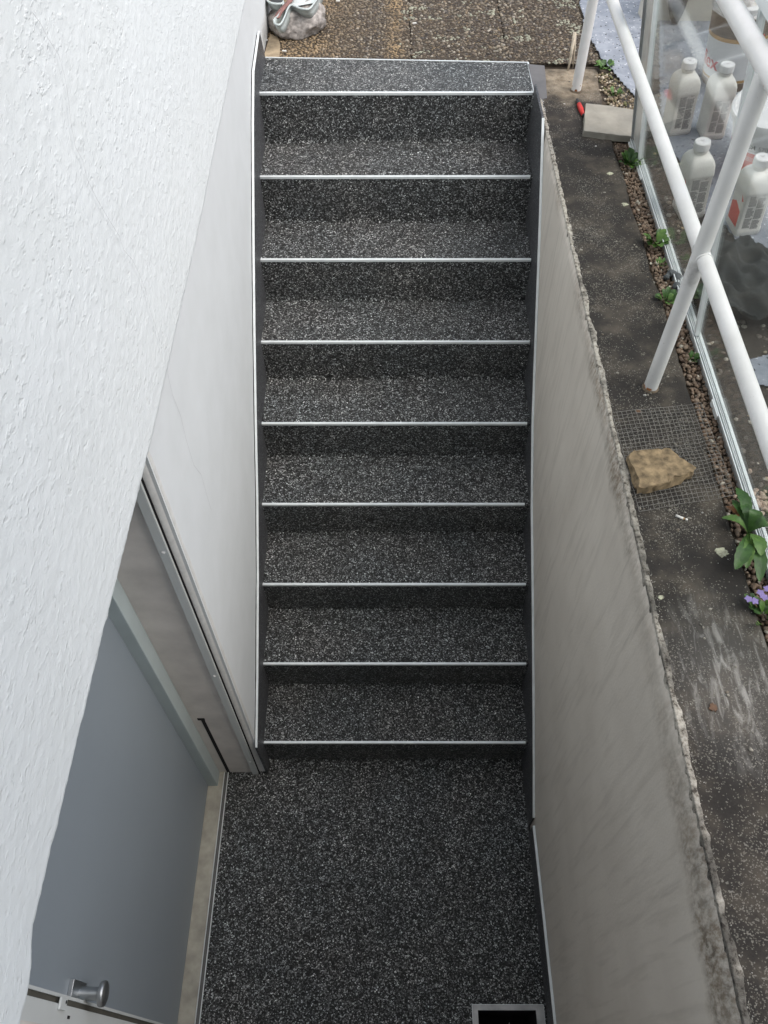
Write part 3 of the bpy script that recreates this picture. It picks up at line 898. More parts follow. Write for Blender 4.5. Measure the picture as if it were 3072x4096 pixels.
# stone carpet lump where the wall meets the top step
pts = []
for i in range(900):
    a = random.random()
    y = 1.80 + 0.215 * a
    pts.append((1.074 + random.uniform(-0.008, 0.018), y, G - 0.004 - random.random() * 0.012 + 0.006 * math.sin(a * 3)))
for i in range(300):
    pts.append((1.062 + random.uniform(-0.005, 0.02), 1.985 + random.uniform(-0.02, 0.02), G - 0.05 * random.random()))
cl = np.array([(0.30, 0.31, 0.31)] * len(pts)) * RNG.choice([0.08, 0.2, 0.5, 1.0, 1.7], (len(pts), 1))
scatter('stone_granules', pts, RNG.uniform(0.0018, 0.0036, len(pts)), cl, PEBBLE, rw, flat=(0.6, 1), jag=0.15)
MB().box((1.066, 1.79, 1.60), (1.088, 2.015, G - 0.008)).build('rounded_end', CARPET, rw)
# body of the wall/earth behind it, closes the stairwell
tag(MB().box((-0.45, -1.86, -0.3), (1.3, -1.80, G - 0.006)).build('stairwell_end_wall', BEIGE), kind='structure')
tag(sheet('landing_subfloor', [(-0.3, -1.85, 1.3, 0.1)], -0.35, DIRT), kind='structure')

# ------------------------------------------------------------------ loose flecks on the concrete path
pts = []; sz_ = []; cl = []
for i in range(9000):
    x = random.uniform(1.10, 1.315); y = random.uniform(-1.1, 2.15)
    d = noise.noise((x * 8, y * 8, 0)) + 0.6 * noise.noise((x * 25, y * 25, 4)) + 0.35 * math.exp(-((y + 0.02) / 0.09) ** 2) * 2
    if d + random.uniform(-0.65, 0.25) < 0: continue
    if 0.03 < y < 0.31 and random.random() < 0.75: continue
    s = random.choice([0.0006, 0.0009, 0.0013]) * random.uniform(0.7, 1.2)
    if random.random() < 0.045: s = random.uniform(0.0022, 0.0055)
    pts.append((x, y, G + 0.0005)); sz_.append(s)
    w = random.random()
    base = (0.32, 0.30, 0.25) if w < 0.6 else (0.20, 0.17, 0.13) if w < 0.88 else (0.58, 0.57, 0.53)
    cl.append([q * k_ for k_ in [random.uniform(0.35, 1.0)] for q in base])
scatter('stone_flecks', pts, sz_, cl, PEBBLE, ledge, flat=(0.35, 0.6), jag=0.15)

# gravel bed
tag(sheet('gravel_bed', [(1.300, -1.7, 1.40, 2.20)], G - 0.014, DIRT), kind='structure')
pts = []; sz_ = []; cl = []
for p in pois(1.312, -0.75, 1.372, 1.66, 0.0095):
    pts.append((p[0], p[1], G - 0.012 + random.uniform(0, 0.006))); sz_.append(random.uniform(0.0045, 0.0085))
    w = random.random()
    base = (0.165, 0.112, 0.075) if w < 0.55 else (0.24, 0.18, 0.13) if w < 0.85 else (0.10, 0.065, 0.045) if w < 0.96 else (0.5, 0.46, 0.38)
    cl.append([q * k_ for k_ in [random.uniform(0.65, 1.2)] for q in base])
gr = scatter('gravel', pts, sz_, cl, PEBBLE, None, flat=(0.5, 0.9), jag=0.2, smooth=False)
pts = []; sz_ = []; cl = []
for p in pois(1.315, 1.84, 1.47, 2.17, 0.012):
    x0 = 1.33 + 0.02 * noise.noise((p[1] * 20, 0, 0))
    if p[0] < x0: continue
    pts.append((p[0], p[1], G - 0.008 + random.uniform(0, 0.008))); sz_.append(random.uniform(0.004, 0.0085))
    w = random.random()
    base = (0.28, 0.22, 0.14) if w < 0.45 else (0.48, 0.42, 0.33) if w < 0.65 else (0.13, 0.13, 0.05) if w < 0.85 else (0.15, 0.11, 0.07)
    cl.append([q * k_ for k_ in [random.uniform(0.7, 1.25)] for q in base])
scatter('mossy_gravel', pts, sz_, cl, PEBBLE, None, flat=(0.6, 0.9), jag=0.15)
tag(sheet('moss_soil', [(1.30, 1.62, 1.60, 2.23)], G - 0.010, MORTAR), kind='structure')

# ------------------------------------------------------------------ terrace behind the glass
terr = sheet('terrace', [(1.388, -1.7, 2.9, 2.21)], G - 0.004, DARKPAVE)
pts = []; sz_ = []; cl = []
for i in range(5200):
    x = random.uniform(1.395, 2.5); y = random.uniform(-0.9, 2.2)
    if random.random() > 0.55 + 0.5 * noise.noise((x * 6, y * 6, 0)): continue
    w = random.random()
    s = random.uniform(0.006, 0.0115) if w < 0.5 else random.uniform(0.0018, 0.0045)
    pts.append((x, y, G - 0.0035)); sz_.append(s)
    base = [(0.50, 0.47, 0.40), (0.36, 0.31, 0.24), (0.17, 0.15, 0.13), (0.46, 0.37, 0.24)][random.choice([0, 0, 1, 2, 2, 3])]
    cl.append([q * k_ for k_ in [random.uniform(0.6, 1.15)] for q in base])
scatter('pebbles', pts, sz_, cl, PEBBLE, terr, flat=(0.22, 0.38), jag=0.08, hi=False)
pts = []; cl = []
c0 = at(3040, 2020, G)
for i in range(60):
    pts.append((c0.x + random.gauss(0.01, 0.028), c0.y + random.gauss(0, 0.03), G + 0.002)); cl.append([q * k_ for k_ in [random.uniform(0.8, 1.15)] for q in (0.42, 0.32, 0.25)])
scatter('pinkish_gravel', pts, RNG.uniform(0.005, 0.009, len(pts)), cl, PEBBLE, None, flat=(0.6, 0.9), jag=0.12, hi=True)

# ------------------------------------------------------------------ draped sheets
def inpoly(x, y, P):
    c = False; n = len(P)
    for i in range(n):
        a, b2 = P[i], P[i - 1]
        if (a[1] > y) != (b2[1] > y) and x < (b2[0] - a[0]) * (y - a[1]) / (b2[1] - a[1]) + a[0]: c = not c
    return c
def drape(name, poly, zf, mat, step=0.006, thick=0.0012, parent=None):
    xs_ = [p[0] for p in poly]; ys_ = [p[1] for p in poly]
    X = np.arange(min(xs_), max(xs_) + step, step); Y = np.arange(min(ys_), max(ys_) + step, step)
    idx = {}; v = []; f = []
    def vid(i, j):
        if (i, j) not in idx:
            x, y = X[i], Y[j]; idx[(i, j)] = len(v); v.append((x, y, G + zf(x, y)))
        return idx[(i, j)]
    for i in range(len(X) - 1):
        for j in range(len(Y) - 1):
            if inpoly(X[i] + step / 2, Y[j] + step / 2, poly):
                f.append((vid(i, j), vid(i + 1, j), vid(i + 1, j + 1), vid(i, j + 1)))
    o = meshobj(name, v, f, mat, parent, True)
    sm = o.modifiers.new('smooth', 'SMOOTH'); sm.iterations = 2; sm.factor = 0.5
    sd = o.modifiers.new('solid', 'SOLIDIFY'); sd.thickness = thick; sd.offset = 1
    return o
def fold(x, y, a, s, ang, seed=0):
    c, s_ = math.cos(ang), math.sin(ang)
    u = x * c + y * s_ + 0.05 * noise.noise((x * 5, y * 5, seed))
    w = x * -s_ + y * c
    r = 1 - abs(noise.noise((u * s, w * s * 0.35, seed)))
    return a * r ** 4

P = [tuple(at(x, y, G)[:2]) for x, y in ((2300, -60), (2325, 60), (2345, 140), (2375, 190), (2400, 235), (2455, 300), (2500, 350), (2549, 402), (2600, 300), (2600, -60))]
o = drape('grey_fleece', P, lambda x, y: 0.004 + 0.004 * noise.noise((x * 6, y * 6, 1)) + fold(x, y, 0.006, 6, 1.2, 2), FLEECE, 0.008)
tag(o, 'blue grey fleece sheet lying on the pebble patio behind the railing, outside the glass', 'fleece sheet')
P = [tuple(at(x, y, G)[:2]) for x, y in ((2640, -50), (2634, 200), (2640, 560), (2672, 593), (2720, 655), (2758, 760), (2800, 850), (2893, 897), (2903, 917), (2934, 952), (2951, 1000), (2965, 1080), (3300, 1080), (3500, 400), (3500, -50))]
o = drape('grey_fleece', P, lambda x, y: 0.001 + 0.002 * noise.noise((x * 8, y * 8, 1)) + fold(x, y, 0.005, 4, 0.4, 5), FLEECE, 0.009)
tag(o, 'blue grey fleece sheet under the bottles and buckets behind the glass', 'fleece sheet')
P = [tuple(at(x, y, G)[:2]) for x, y in ((2985, 1445), (3100, 1415), (3300, 1400), (3300, 1560), (3020, 1545), (3012, 1500), (2990, 1490))]
o = drape('plastic_scrap', P, lambda x, y: 0.003 + fold(x, y, 0.012, 12, 1.3, 8), FLEECE, 0.005)
tag(o, 'blue grey scrap of plastic sheet on the dark terrace in front of the charcoal cloth', 'plastic sheet')

P = [tuple(at(x, y, G)[:2]) for x, y in ((2762, 1190), (2775, 1135), (2830, 1070), (2870, 1045), (2960, 1035), (2990, 1025), (3060, 1045), (3400, 1040), (3400, 1330), (3072, 1325), (2990, 1330), (2900, 1305), (2800, 1300), (2765, 1260))]
def cloth_z(x, y):
    return 0.006 + fold(x, y, 0.040, 7, 0.5, 1) + fold(x, y, 0.038, 9, -0.35, 4) + fold(x, y, 0.028, 16, 0.8, 9) + fold(x, y, 0.014, 26, 0.1, 12) + 0.012 * noise.noise((x * 7, y * 7, 6))
o = drape('charcoal_cloth', P, lambda x, y: max(0.002, cloth_z(x, y)), BLANKET, 0.0055, 0.002)
tag(o, 'charcoal grey cloth lying in folds on the terrace behind the glass', 'cloth')
# roll of dark cloth poking out under the glass
c0 = at(2680, 1125, G)
rr = []
for i in range(22):
    a = i / 21 * 4.2 - 1.6
    rr.append((c0.x + 0.006 + 0.017 * math.cos(a) * (1 + 0.1 * math.sin(3 * a)), c0.y + 0.030 * math.sin(a) - 0.004 * i / 21, G + 0.008 + 0.004 * math.sin(a * 2)))
b = MB().tube(rr, [0.0095 + 0.003 * math.sin(i * .9) for i in range(22)], 12)
tag(b.build('cloth_roll', simple('slate_cloth', (0.10, 0.11, 0.115), 0.9, 0, 0.3, 60, 0.6, 200), None, True), 'small curled roll of dark cloth squeezed out under the glass track beside the weeds', 'cloth')

# ------------------------------------------------------------------ railing
PX = 1.217
rail = tag(empty('railing', (PX, 1.2, G)), 'white painted tube railing on the concrete edge of the stairwell, rusting at its feet', 'railing')
R_ = 0.0187
for py, ph in ((2.019, 0.80), (0.415, 0.80), (-1.18, 0.80)):
    x_ = 1.228 if py > 2 else 1.206
    b = MB().tube([(x_, py, G - 0.01), (x_, py, G + 0.3), (x_ - 0.003, py, G + 0.6), (x_ - 0.007, py, G + 0.825)], R_, 28)
    autosmooth(b.build('post', RAILW, rail))
    MB().lathe([(R_ + 0.005, -0.002), (R_ + 0.004, 0.0015), (R_ + 0.002, 0.005), (R_ - 0.002, 0.006)], 24, (x_, py, G)).build('foot_ring', simple('stained_foot', (0.13, 0.10, 0.07), 0.9, 0, 0.5, 90, 0.6, 200), rail, True)
xm = lambda y: 1.206 + 0.012 * (y - 0.42)
ymid = np.linspace(-1.3, 2.6, 14)
autosmooth(MB().tube([(xm(y) + 0.004, y, G + 0.425) for y in ymid], R_ * 0.93, 28).build('middle_rail', RAILW, rail))
autosmooth(MB().tube([(1.202 + 0.004 * (y - .4), y, G + 0.832) for y in ymid], R_ * 1.08, 28).build('handrail', RAILW, rail))

for yy, xx, zz_, rr_ in ((0.392, xm(0.39) + .004, G + .425, R_ * .93), (0.438, xm(0.44) + .004, G + .425, R_ * .93), (1.996, xm(2.0) + .004, G + .425, R_ * .93), (2.042, xm(2.04) + .004, G + .425, R_ * .93)):
    pts_ = [V((xx + (rr_ + .0004) * math.cos(a), yy + .0012 * math.sin(a * 5), zz_ + (rr_ + .0004) * math.sin(a))) for a in np.linspace(0, 2 * math.pi, 33)]
    MB().tube(pts_, 0.0016, 6, False).build('weld_bead', RAILW, rail, True)

# ------------------------------------------------------------------ glass partition
LEAN = -0.160
gp = tag(empty('glass_partition', (1.38, 0.6, G)), 'low framed glass partition beside the path with bottles and buckets behind it', 'glass partition')
bx_ = lambda y: 1.374 + 0.008 * (y - 0.6)
def gbox(y0, y1, z0, z1, o0, o1, name, mat):
    """box that follows the track line and the lean of the partition"""
    p = []
    for z in (z0, z1):
        s = LEAN * max(0, z)
        for (y, o_) in ((y0, o0), (y0, o1), (y1, o1), (y1, o0)):
            p.append((bx_(y) + o_ + s, y, G + z))
    q = [p[0], p[1], p[2], p[3], p[4], p[5], p[6], p[7]]
    return MB().hexa(q).build(name, mat, gp)
YA, YB = -1.7, 1.648
gbox(YA, YB, -0.012, 0.004, -0.011, 0.012, 'track', ALU_DARK)
for o0, o1, z1 in ((-0.011, -0.0085, 0.014), (-0.004, -0.0022, 0.014), (0.0005, 0.002, 0.014), (0.0045, 0.012, 0.017)):
    gbox(YA, YB - 0.001, 0.0045, z1, o0, o1, 'track_rib', ALU)
TOPZ = 0.86
for y0, wid in ((1.632, 0.010), (1.503, 0.011), (0.601, 0.013), (0.619, 0.010), (-0.42, 0.013)):
    gbox(y0, y0 + wid, 0.0175, TOPZ, -0.008 if wid > 0.0105 else 0.000, 0.006 if wid > 0.0105 else 0.010, 'stile', ALU)
gbox(1.6435, 1.648, 0.0175, TOPZ, -0.009, 0.004, 'stile', ALU_DARK)
gbox(1.516, 1.520, 0.0175, TOPZ, -0.004, 0.004, 'stile', ALU_DARK)
gbox(-0.42, 1.649, TOPZ, TOPZ + 0.028, -0.010, 0.012, 'top_rail', ALU)
gbox(1.522, 1.631, 0.0175, TOPZ, -0.002, 0.002, 'corner_panel', simple('milky_panel', (0.50, 0.50, 0.47), 0.25))
gbox(0.630, 1.502, 0.0178, TOPZ - 0.001, 0.001, 0.004, 'glass_pane', GLASS)
gbox(-0.40, 0.600, 0.0178, TOPZ - 0.001, 0.001, 0.004, 'glass_pane', GLASS)
b = MB().box((bx_(1.47) - 0.018, 1.405, G), (bx_(1.47) - 0.0125, 1.64, G + 0.006)); b.build('loose_strip', PVCW, gp)
b = MB().box((bx_(.33) - 0.017, .30, G - .004), (bx_(.33) - 0.0115, .36, G + 0.012)); b.build('clip', ALU, gp)

# ------------------------------------------------------------------ bottles
def rounded_rect(wx, wy, r, n=5):
    pts = []
    for cx, cy, a0 in ((wx - r, wy - r, 0), (-wx + r, wy - r, 90), (-wx + r, -wy + r, 180), (wx - r, -wy + r, 270)):
        for i in range(n + 1):
            a = math.radians(a0 + 90 * i / n); pts.append((cx + r * math.cos(a), cy + r * math.sin(a)))
    return pts
def text_obj(name, txt, size, mat, parent, mw=None, ext=0.0002, bold=False, sx=1.0):
    cu = bpy.data.curves.new(name, 'FONT'); cu.body = txt; cu.size = size; cu.extrude = ext
    if bold: cu.offset = size * 0.018
    cu.align_x = 'CENTER'; cu.align_y = 'CENTER'
    tmp = bpy.data.objects.new(name + '_t', cu); COL.objects.link(tmp)
    bpy.context.view_layer.update()
    dg = bpy.context.evaluated_depsgraph_get()
    me = bpy.data.meshes.new_from_object(tmp.evaluated_get(dg))
    bpy.data.objects.remove(tmp); bpy.data.curves.remove(cu)
    me.materials.clear(); me.materials.append(mat)
    o = bpy.data.objects.new(name, me); COL.objects.link(o); o.parent = parent
    return o
def make_bottle(label, x, y, rz, lean=(0, 0), red=False):
    HW, HD, HB = 0.0385, 0.043, 0.158
    root = empty('bottle', (x, y, G + 0.003), (lean[0], lean[1], rz)); root.scale = (1.06, 1.06, 1.06)
    tag(root, label, 'bottle', 'white plastic bottles behind the glass')
    v = []; f = []
    prof = [(0.0, 0.90), (0.004, 0.97), (0.012, 1.0), (0.024, 1.0), (0.026, 0.975), (HB - 0.012, 0.975), (HB - 0.007, 1.015), (HB, 1.01), (HB + 0.012, 0.975), (HB + 0.022, 0.90), (HB + 0.031, 0.78), (HB + 0.037, 0.64), (HB + 0.040, 0.48)]
    n = 24
    for z, s in prof:
        for (a, b2) in rounded_rect(HW * s, HD * s, 0.009 * s + 0.022 * (1 - s)): 
            arch = 0
            if HB - 0.02 < z < HB + 0.003: arch = -0.010 * (a / HW) ** 2 - 0.004 * (b2 / HD) ** 2
            v.append((a, b2, z + arch))
    m_ = len(v) // len(prof)
    for i in range(len(prof) - 1):
        for j in range(m_): f.append((i * m_ + j, i * m_ + (j + 1) % m_, (i + 1) * m_ + (j + 1) % m_, (i + 1) * m_ + j))
    f.append(tuple(range(m_))[::-1]); f.append(tuple((len(prof) - 1) * m_ + j for j in range(m_)))
    body = meshobj('body', v, f, HDPE, root); autosmooth(body, 35)
    o = MB().lathe([(0.0190, HB + 0.036), (0.0190, HB + 0.046), (0.0215, HB + 0.047), (0.0215, HB + 0.050), (0.018, HB + 0.051), (0.018, HB + 0.055)], 28).build('neck', HDPE, root, False, False); autosmooth(o)
    # ribbed cap
    v = []; f = []; n = 64
    for z, r in ((0.0, 0.0228), (0.001, 0.0232), (0.019, 0.0222), (0.021, 0.0205), (0.0215, 0.0180), (0.0205, 0.0170)):
        for j in range(n):
            a = 2 * math.pi * j / n; rr_ = r + (0.0005 if (j % 2 and 0.0 < z < 0.02) else 0)
            v.append((rr_ * math.cos(a), rr_ * math.sin(a), HB + 0.053 + z))
    for i in range(5):
        for j in range(n): f.append((i * n + j, i * n + (j + 1) % n, (i + 1) * n + (j + 1) % n, (i + 1) * n + j))
    f.append(tuple(range(n))[::-1]); f.append(tuple(5 * n + j for j in range(n)))
    cap = meshobj('cap', v, f, CAPW, root)
    for a in (0.6, 2.2):
        MB().box((-0.006, -0.0005, 0), (0.006, 0.0005, 0.0004)).build('moulded_mark', INK, cap, False, False)
        cap.children[-1].location = (0.002 * math.cos(a), 0.003 * math.sin(a), HB + 0.0736); cap.children[-1].rotation_euler = (0, 0, a)
    # printed back label on the side turned to the camera (-Y)
    yb = -HD * 0.975 - 0.0006
    for c_, (bx0, bx1) in enumerate(((-0.024, -0.002), (0.001, 0.024))):
        zt = 0.136 if c_ == 0 else 0.128
        for r_ in range(3):
            zz1 = zt - r_ * 0.036; zz0 = zz1 - 0.033
            b = MB()
            for q in range(9):
                zl = zz0 + (zz1 - zz0) * q / 9
                b.box((bx0, yb - 0.0003, zl), (bx1 - random.choice([0, 0, .002, .006]), yb + 0.0002, zl + 0.0027))
            b.build('print_block', INK, root, False, False)
    MB().box((-0.023, yb - .0003, 0.1405), (0.006, yb + .0002, 0.1425)).build('print_line', INKD, root, False, False)
    # hazard diamond with exclamation mark
    dm = MB()
    s0, s1 = 0.0068, 0.0058
    for a, b2 in (((0, s0), (s0, 0)), ((s0, 0), (0, -s0)), ((0, -s0), (-s0, 0)), ((-s0, 0), (0, s0))):
        k = s1 / s0
        dm.add([(0.0155 + a[0], yb - .0004, 0.1385 + a[1]), (0.0155 + b2[0], yb - .0004, 0.1385 + b2[1]), (0.0155 + b2[0] * k, yb - .0004, 0.1385 + b2[1] * k), (0.0155 + a[0] * k, yb - .0004, 0.1385 + a[1] * k)], [(0, 1, 2, 3)])
    hz = dm.build('hazard_symbol', INKD, root, False, False)
    ex = text_obj('exclamation_mark', '!', 0.010, INKD, hz, bold=True); ex.rotation_euler = (math.radians(90), 0, 0); ex.location = (0.0155, yb - .0004, 0.1385)
    # front label on the left side
    xb = -HW * 0.975 - 0.0006
    if red:
        MB().add([(xb, -0.030, 0.030), (xb, -0.030, 0.082), (xb, 0.006, 0.098), (xb, 0.030, 0.085), (xb, 0.030, 0.030)], [(0, 1, 2, 3, 4)]).build('red_label', REDP, root, False, False)
        MB().add([(xb, -0.034, 0.118), (xb, -0.018, 0.134), (xb, -0.026, 0.112)], [(0, 1, 2)]).build('red_mark', REDP, root, False, False)
    return root
def bpos(px, py): p = at(px, py, G); return p.x, p.y
B = [((2722, 505), 'second bottle from the left in the back pair'),]
x, y = bpos(2700, 522); make_bottle('white bottle behind the glass, back left one, left of the bucket with red letters', x, y, math.radians(7), (0, -0.09))
x, y = bpos(2836, 538); make_bottle('white bottle standing right in front of the bucket with red letters', x, y, math.radians(2), (0, -0.07))
x, y = bpos(2750, 850); make_bottle('white bottle in the front seen in the gap between middle rail and post', x, y, math.radians(6), (0, -0.12), True)
x, y = bpos(2965, 915); make_bottle('white bottle with a red side label right of the railing post', x, y, math.radians(6), (0, -0.10), True)

# ------------------------------------------------------------------ buckets
def curved_text(name, txt, size, r0, z0, ang, mat, parent, slope=0.0, bold=True):
    """lettering wrapped round a cone of radius r0(z)"""
    o = text_obj(name, txt, size, mat, parent, bold=bold, ext=0.0)
    for v_ in o.data.vertices:
        a = ang + v_.co.x / r0(z0); z = z0 + v_.co.y; r = r0(z) + 0.0008
        v_.co = (r * math.sin(a), -r * math.cos(a), z)
    return o
def cone(name, za, zb, r0, dr, mat, parent, a0=0, a1=360, n=48):
    v = []; f = []
    for i in range(n + 1):
        a = math.radians(a0 + (a1 - a0) * i / n)
        for z in (za, zb): v.append(((r0(z) + dr) * math.sin(a), -(r0(z) + dr) * math.cos(a), z))
    for i in range(n): f.append((2 * i, 2 * i + 2, 2 * i + 3, 2 * i + 1))
    return meshobj(name, v, f, mat, parent, True)
# bucket with red letters and tape
r1 = lambda z: 0.108 + 0.03 * z
bk = tag(empty('bucket', (1.845, 2.095, G + 0.003), (0, -0.12, 0)), 'white bucket with red letters ending in ex, brown tape round it and film on top', 'bucket')
MB().lathe([(r1(0) - .004, 0.0), (r1(0), 0.004), (r1(.3), 0.30), (r1(.3) - .004, 0.302), (0.02, 0.303)], 48).build('body', CAPW, bk, True, False); autosmooth(bk.children[-1])
cone('tape', 0.008, 0.038, r1, 0.0008, TAPEB, bk); cone('tape', 0.040, 0.050, r1, 0.0009, TAPEY, bk)
cone('tape', 0.195, 0.275, r1, 0.0012, TAPEB, bk); cone('tape', 0.186, 0.200, r1, 0.0020, TAPEY, bk)
cone('tape', 0.170, 0.182, r1, 0.0010, TAPEY, bk, 2, 30, 10); cone('tape', 0.200, 0.210, r1, 0.0024, REDP, bk, 8, 26, 10); cone('tape', 0.186, 0.196, r1, 0.0024, GREEN_T, bk, 6, 26, 10)
curved_text('red_letters', 'Triflex', 0.070, r1, 0.100, math.radians(-98), REDL, bk)
curved_text('registered_mark', '\u00ae', 0.012, r1, 0.074, math.radians(-22), REDL, bk, bold=False)
cone('seam', 0.04, 0.19, r1, 0.0006, ALU_DARK, bk, 24.5, 25.2, 2)
v = []; f = []
n_, m_ = 40, 12
for i in range(m_ + 1):
    u = i / m_
    for j in range(n_):
        a = 2 * math.pi * j / n_
        r = (r1(.3) + 0.006) * (1 - u * 0.8) + 0.010 * noise.noise((math.cos(a) * 4, math.sin(a) * 4, u * 4))
        z = 0.272 + 0.06 * math.sin(u * 1.5) + 0.012 * noise.noise((math.cos(a) * 6, math.sin(a) * 6, u * 5 + 3))
        v.append((r * math.cos(a), r * math.sin(a), z))
for i in range(m_):
    for j in range(n_): f.append((i * n_ + j, i * n_ + (j + 1) % n_, (i + 1) * n_ + (j + 1) % n_, (i + 1) * n_ + j))
meshobj('plastic_film', v, f, PLASTF, bk, True)
# bucket with the red band
r2 = lambda z: 0.128 + 0.085 * z
b2_ = tag(empty('bucket', (1.812, 1.425, G + 0.003), (0, -0.20, 0)), 'white lidded bucket with an orange red band behind the railing post', 'bucket')
H2 = 0.255
MB().lathe([(r2(0) - .005, 0.0), (r2(0), 0.005), (r2(H2), H2)], 64).build('body', CAPW, b2_, True, False); autosmooth(b2_.children[-1])
R2 = r2(H2)
MB().lathe([(R2 + .001, H2 - 0.022), (R2 + .006, H2 - 0.020), (R2 + .007, H2 - 0.002), (R2 + .005, H2 + 0.004), (R2 - .004, H2 + 0.005), (R2 - .010, H2 - 0.001), (0.01, H2)], 64).build('lid', CAPW, b2_, True, False); autosmooth(b2_.children[-1])
cone('orange_band', 0.052, 0.158, r2, 0.0007, REDP, b2_); cone('orange_band', 0.028, 0.040, r2, 0.0007, REDP, b2_)
cone('white_line', 0.036, 0.0365, r2, 0.0012, WHITEL, b2_)
for q in range(4): cone('fine_line', 0.130 + q * .004, 0.131 + q * .004, r2, 0.0011, WHITEL, b2_)
curved_text('lettering', 'SM', 0.021, r2, 0.180, math.radians(-50), INKD, b2_)
curved_text('lettering', '5700', 0.021, r2, 0.180, math.radians(-33), INK, b2_, bold=False)
cone('thin_line', 0.166, 0.167, r2, 0.0009, INKD, b2_, -56, -18, 10)
curved_text('white_lettering', 'N  E', 0.020, r2, 0.056, math.radians(-56), WHITEL, b2_)

# off-white board and dark folded garment at the back
bd = MB().hexa([(1.59, 2.62, G), (1.99, 2.60, G), (1.99, 2.66, G), (1.59, 2.68, G), (1.59, 2.66, G + .5), (1.99, 2.64, G + .5), (1.99, 2.70, G + .5), (1.59, 2.72, G + .5)]).build('white_board', OFFWH)
tag(bd, 'off white board leaning at the back behind the glass', 'board')
v = []; f = []
n_ = 20; m_ = 14
tip = at(2696, 104, G); 
for i in range(m_ + 1):
    u = i / m_
    c_ = V((tip.x, tip.y, G + 0.01)).lerp(V((tip.x - 0.02, tip.y + 0.10, G + 0.34)), u)
    r = 0.012 + 0.075 * u ** 0.7
    for j in range(n_):
        a = 2 * math.pi * j / n_
        rr_ = r * (1 + 0.16 * math.sin(3 * a + u * 3) + 0.1 * noise.noise((math.cos(a) * 2, math.sin(a) * 2, u * 5)))
        v.append((c_.x + rr_ * math.cos(a), c_.y + rr_ * 0.5 * math.sin(a), c_.z))
for i in range(m_):
    for j in range(n_): f.append((i * n_ + j, i * n_ + (j + 1) % n_, (i + 1) * n_ + (j + 1) % n_, (i + 1) * n_ + j))
f.append(tuple(range(n_))[::-1]); f.append(tuple(m_ * n_ + j for j in range(n_)))
ga = meshobj('folded_garment', v, f, BLANK2, None, True)
tag(ga, 'dark grey folded cloth coming to a point before the white board', 'cloth')
MB().tube([(tip.x + 0.045, tip.y + 0.045, G + 0.16), (tip.x + 0.06, tip.y + 0.06, G + 0.24), (tip.x + 0.07, tip.y + 0.07, G + 0.34)], 0.006, 8).build('red_edge', REDP, ga, True)
# white garden wall closing the terrace
gwall = MB().box((2.62, 0.2, G - 0.01), (2.9, 3.8, G + 1.0)).build('garden_wall', WALLW)
tag(gwall, 'bright white low wall at the far right edge beyond the glass', 'wall')

# ------------------------------------------------------------------ slab, knife, mesh, stones, litter
def rough_block(name, top, zt, zb, mat, amp=0.003, sub=4, chamf=0.006, out=0.006):
    """irregular stone: outline top at zt flaring to the base zb"""
    n0 = len(top); P_ = []
    for i in range(n0):
        a, b_ = V(top[i]), V(top[(i + 1) % n0])
        for k in range(sub):
            q = a.lerp(b_, k / sub); P_.append(V((q.x, q.y)))
    c = V((sum(p.x for p in P_) / len(P_), sum(p.y for p in P_) / len(P_)))
    rings = [(1 - chamf * 14, zt + 0.0), (1 - chamf * 3, zt), (1.0, zt - 0.004), (1.0 + out, (zt + zb) / 2), (1.0 + out * .5, zb)]
    v = []; f = []
    m_ = len(P_)
    for s, z in [(0.35, zt)] + rings:
        for p in P_:
            q = c + (p - c) * s
            nn = amp * noise.noise((q.x * 50, q.y * 50, z * 50))
            v.append((q.x + nn, q.y + amp * noise.noise((q.x * 50 + 9, q.y * 50, z * 50)), z + amp * 0.6 * noise.noise((q.x * 40, q.y * 40 + 5, 1)) * (0 if z == zb else 1)))
    R0 = len(rings) + 1
    for i in range(R0 - 1):
        for j in range(m_): f.append((i * m_ + j, (i + 1) * m_ + j, (i + 1) * m_ + (j + 1) % m_, i * m_ + (j + 1) % m_))
    f.append(tuple(range(m_)))
    o = meshobj(name, v, f, mat); 
    return o
t_ = [at(2344, 412, G + .022), at(2440, 423, G + .022), at(2548, 441, G + .022), at(2538, 545, G + .022), at(2470, 540, G + .022), at(2400, 531, G + .022), at(2334, 523, G + .022)]
tag(rough_block('stone_slab', [(p.x, p.y) for p in t_], G + .022, G - .002, SLABM, 0.003, 5, 0.002, 0.004), 'flat pale grey stone slab lying against the glass on the path', 'stone slab')

kn_ = tag(empty('utility_knife', at(2318, 425, G)[:]), 'red and black utility knife lying left of the pale slab', 'knife')
a, b_ = at(2308, 398, G + .008), at(2336, 466, G + .008)
d = (b_ - a)
MB().tube([a, a.lerp(b_, .28)], [0.0055, 0.008], 10).build('tip', BLACKP, kn_, True)
MB().tube([a.lerp(b_, .29), a.lerp(b_, .6), a.lerp(b_, .93)], [0.0085, 0.0095, 0.0080], 12).build('handle', REDK, kn_, True)
MB().tube([a.lerp(b_, .93), b_], [0.0078, 0.005], 10).build('end_cap', BLACKP, kn_, True)

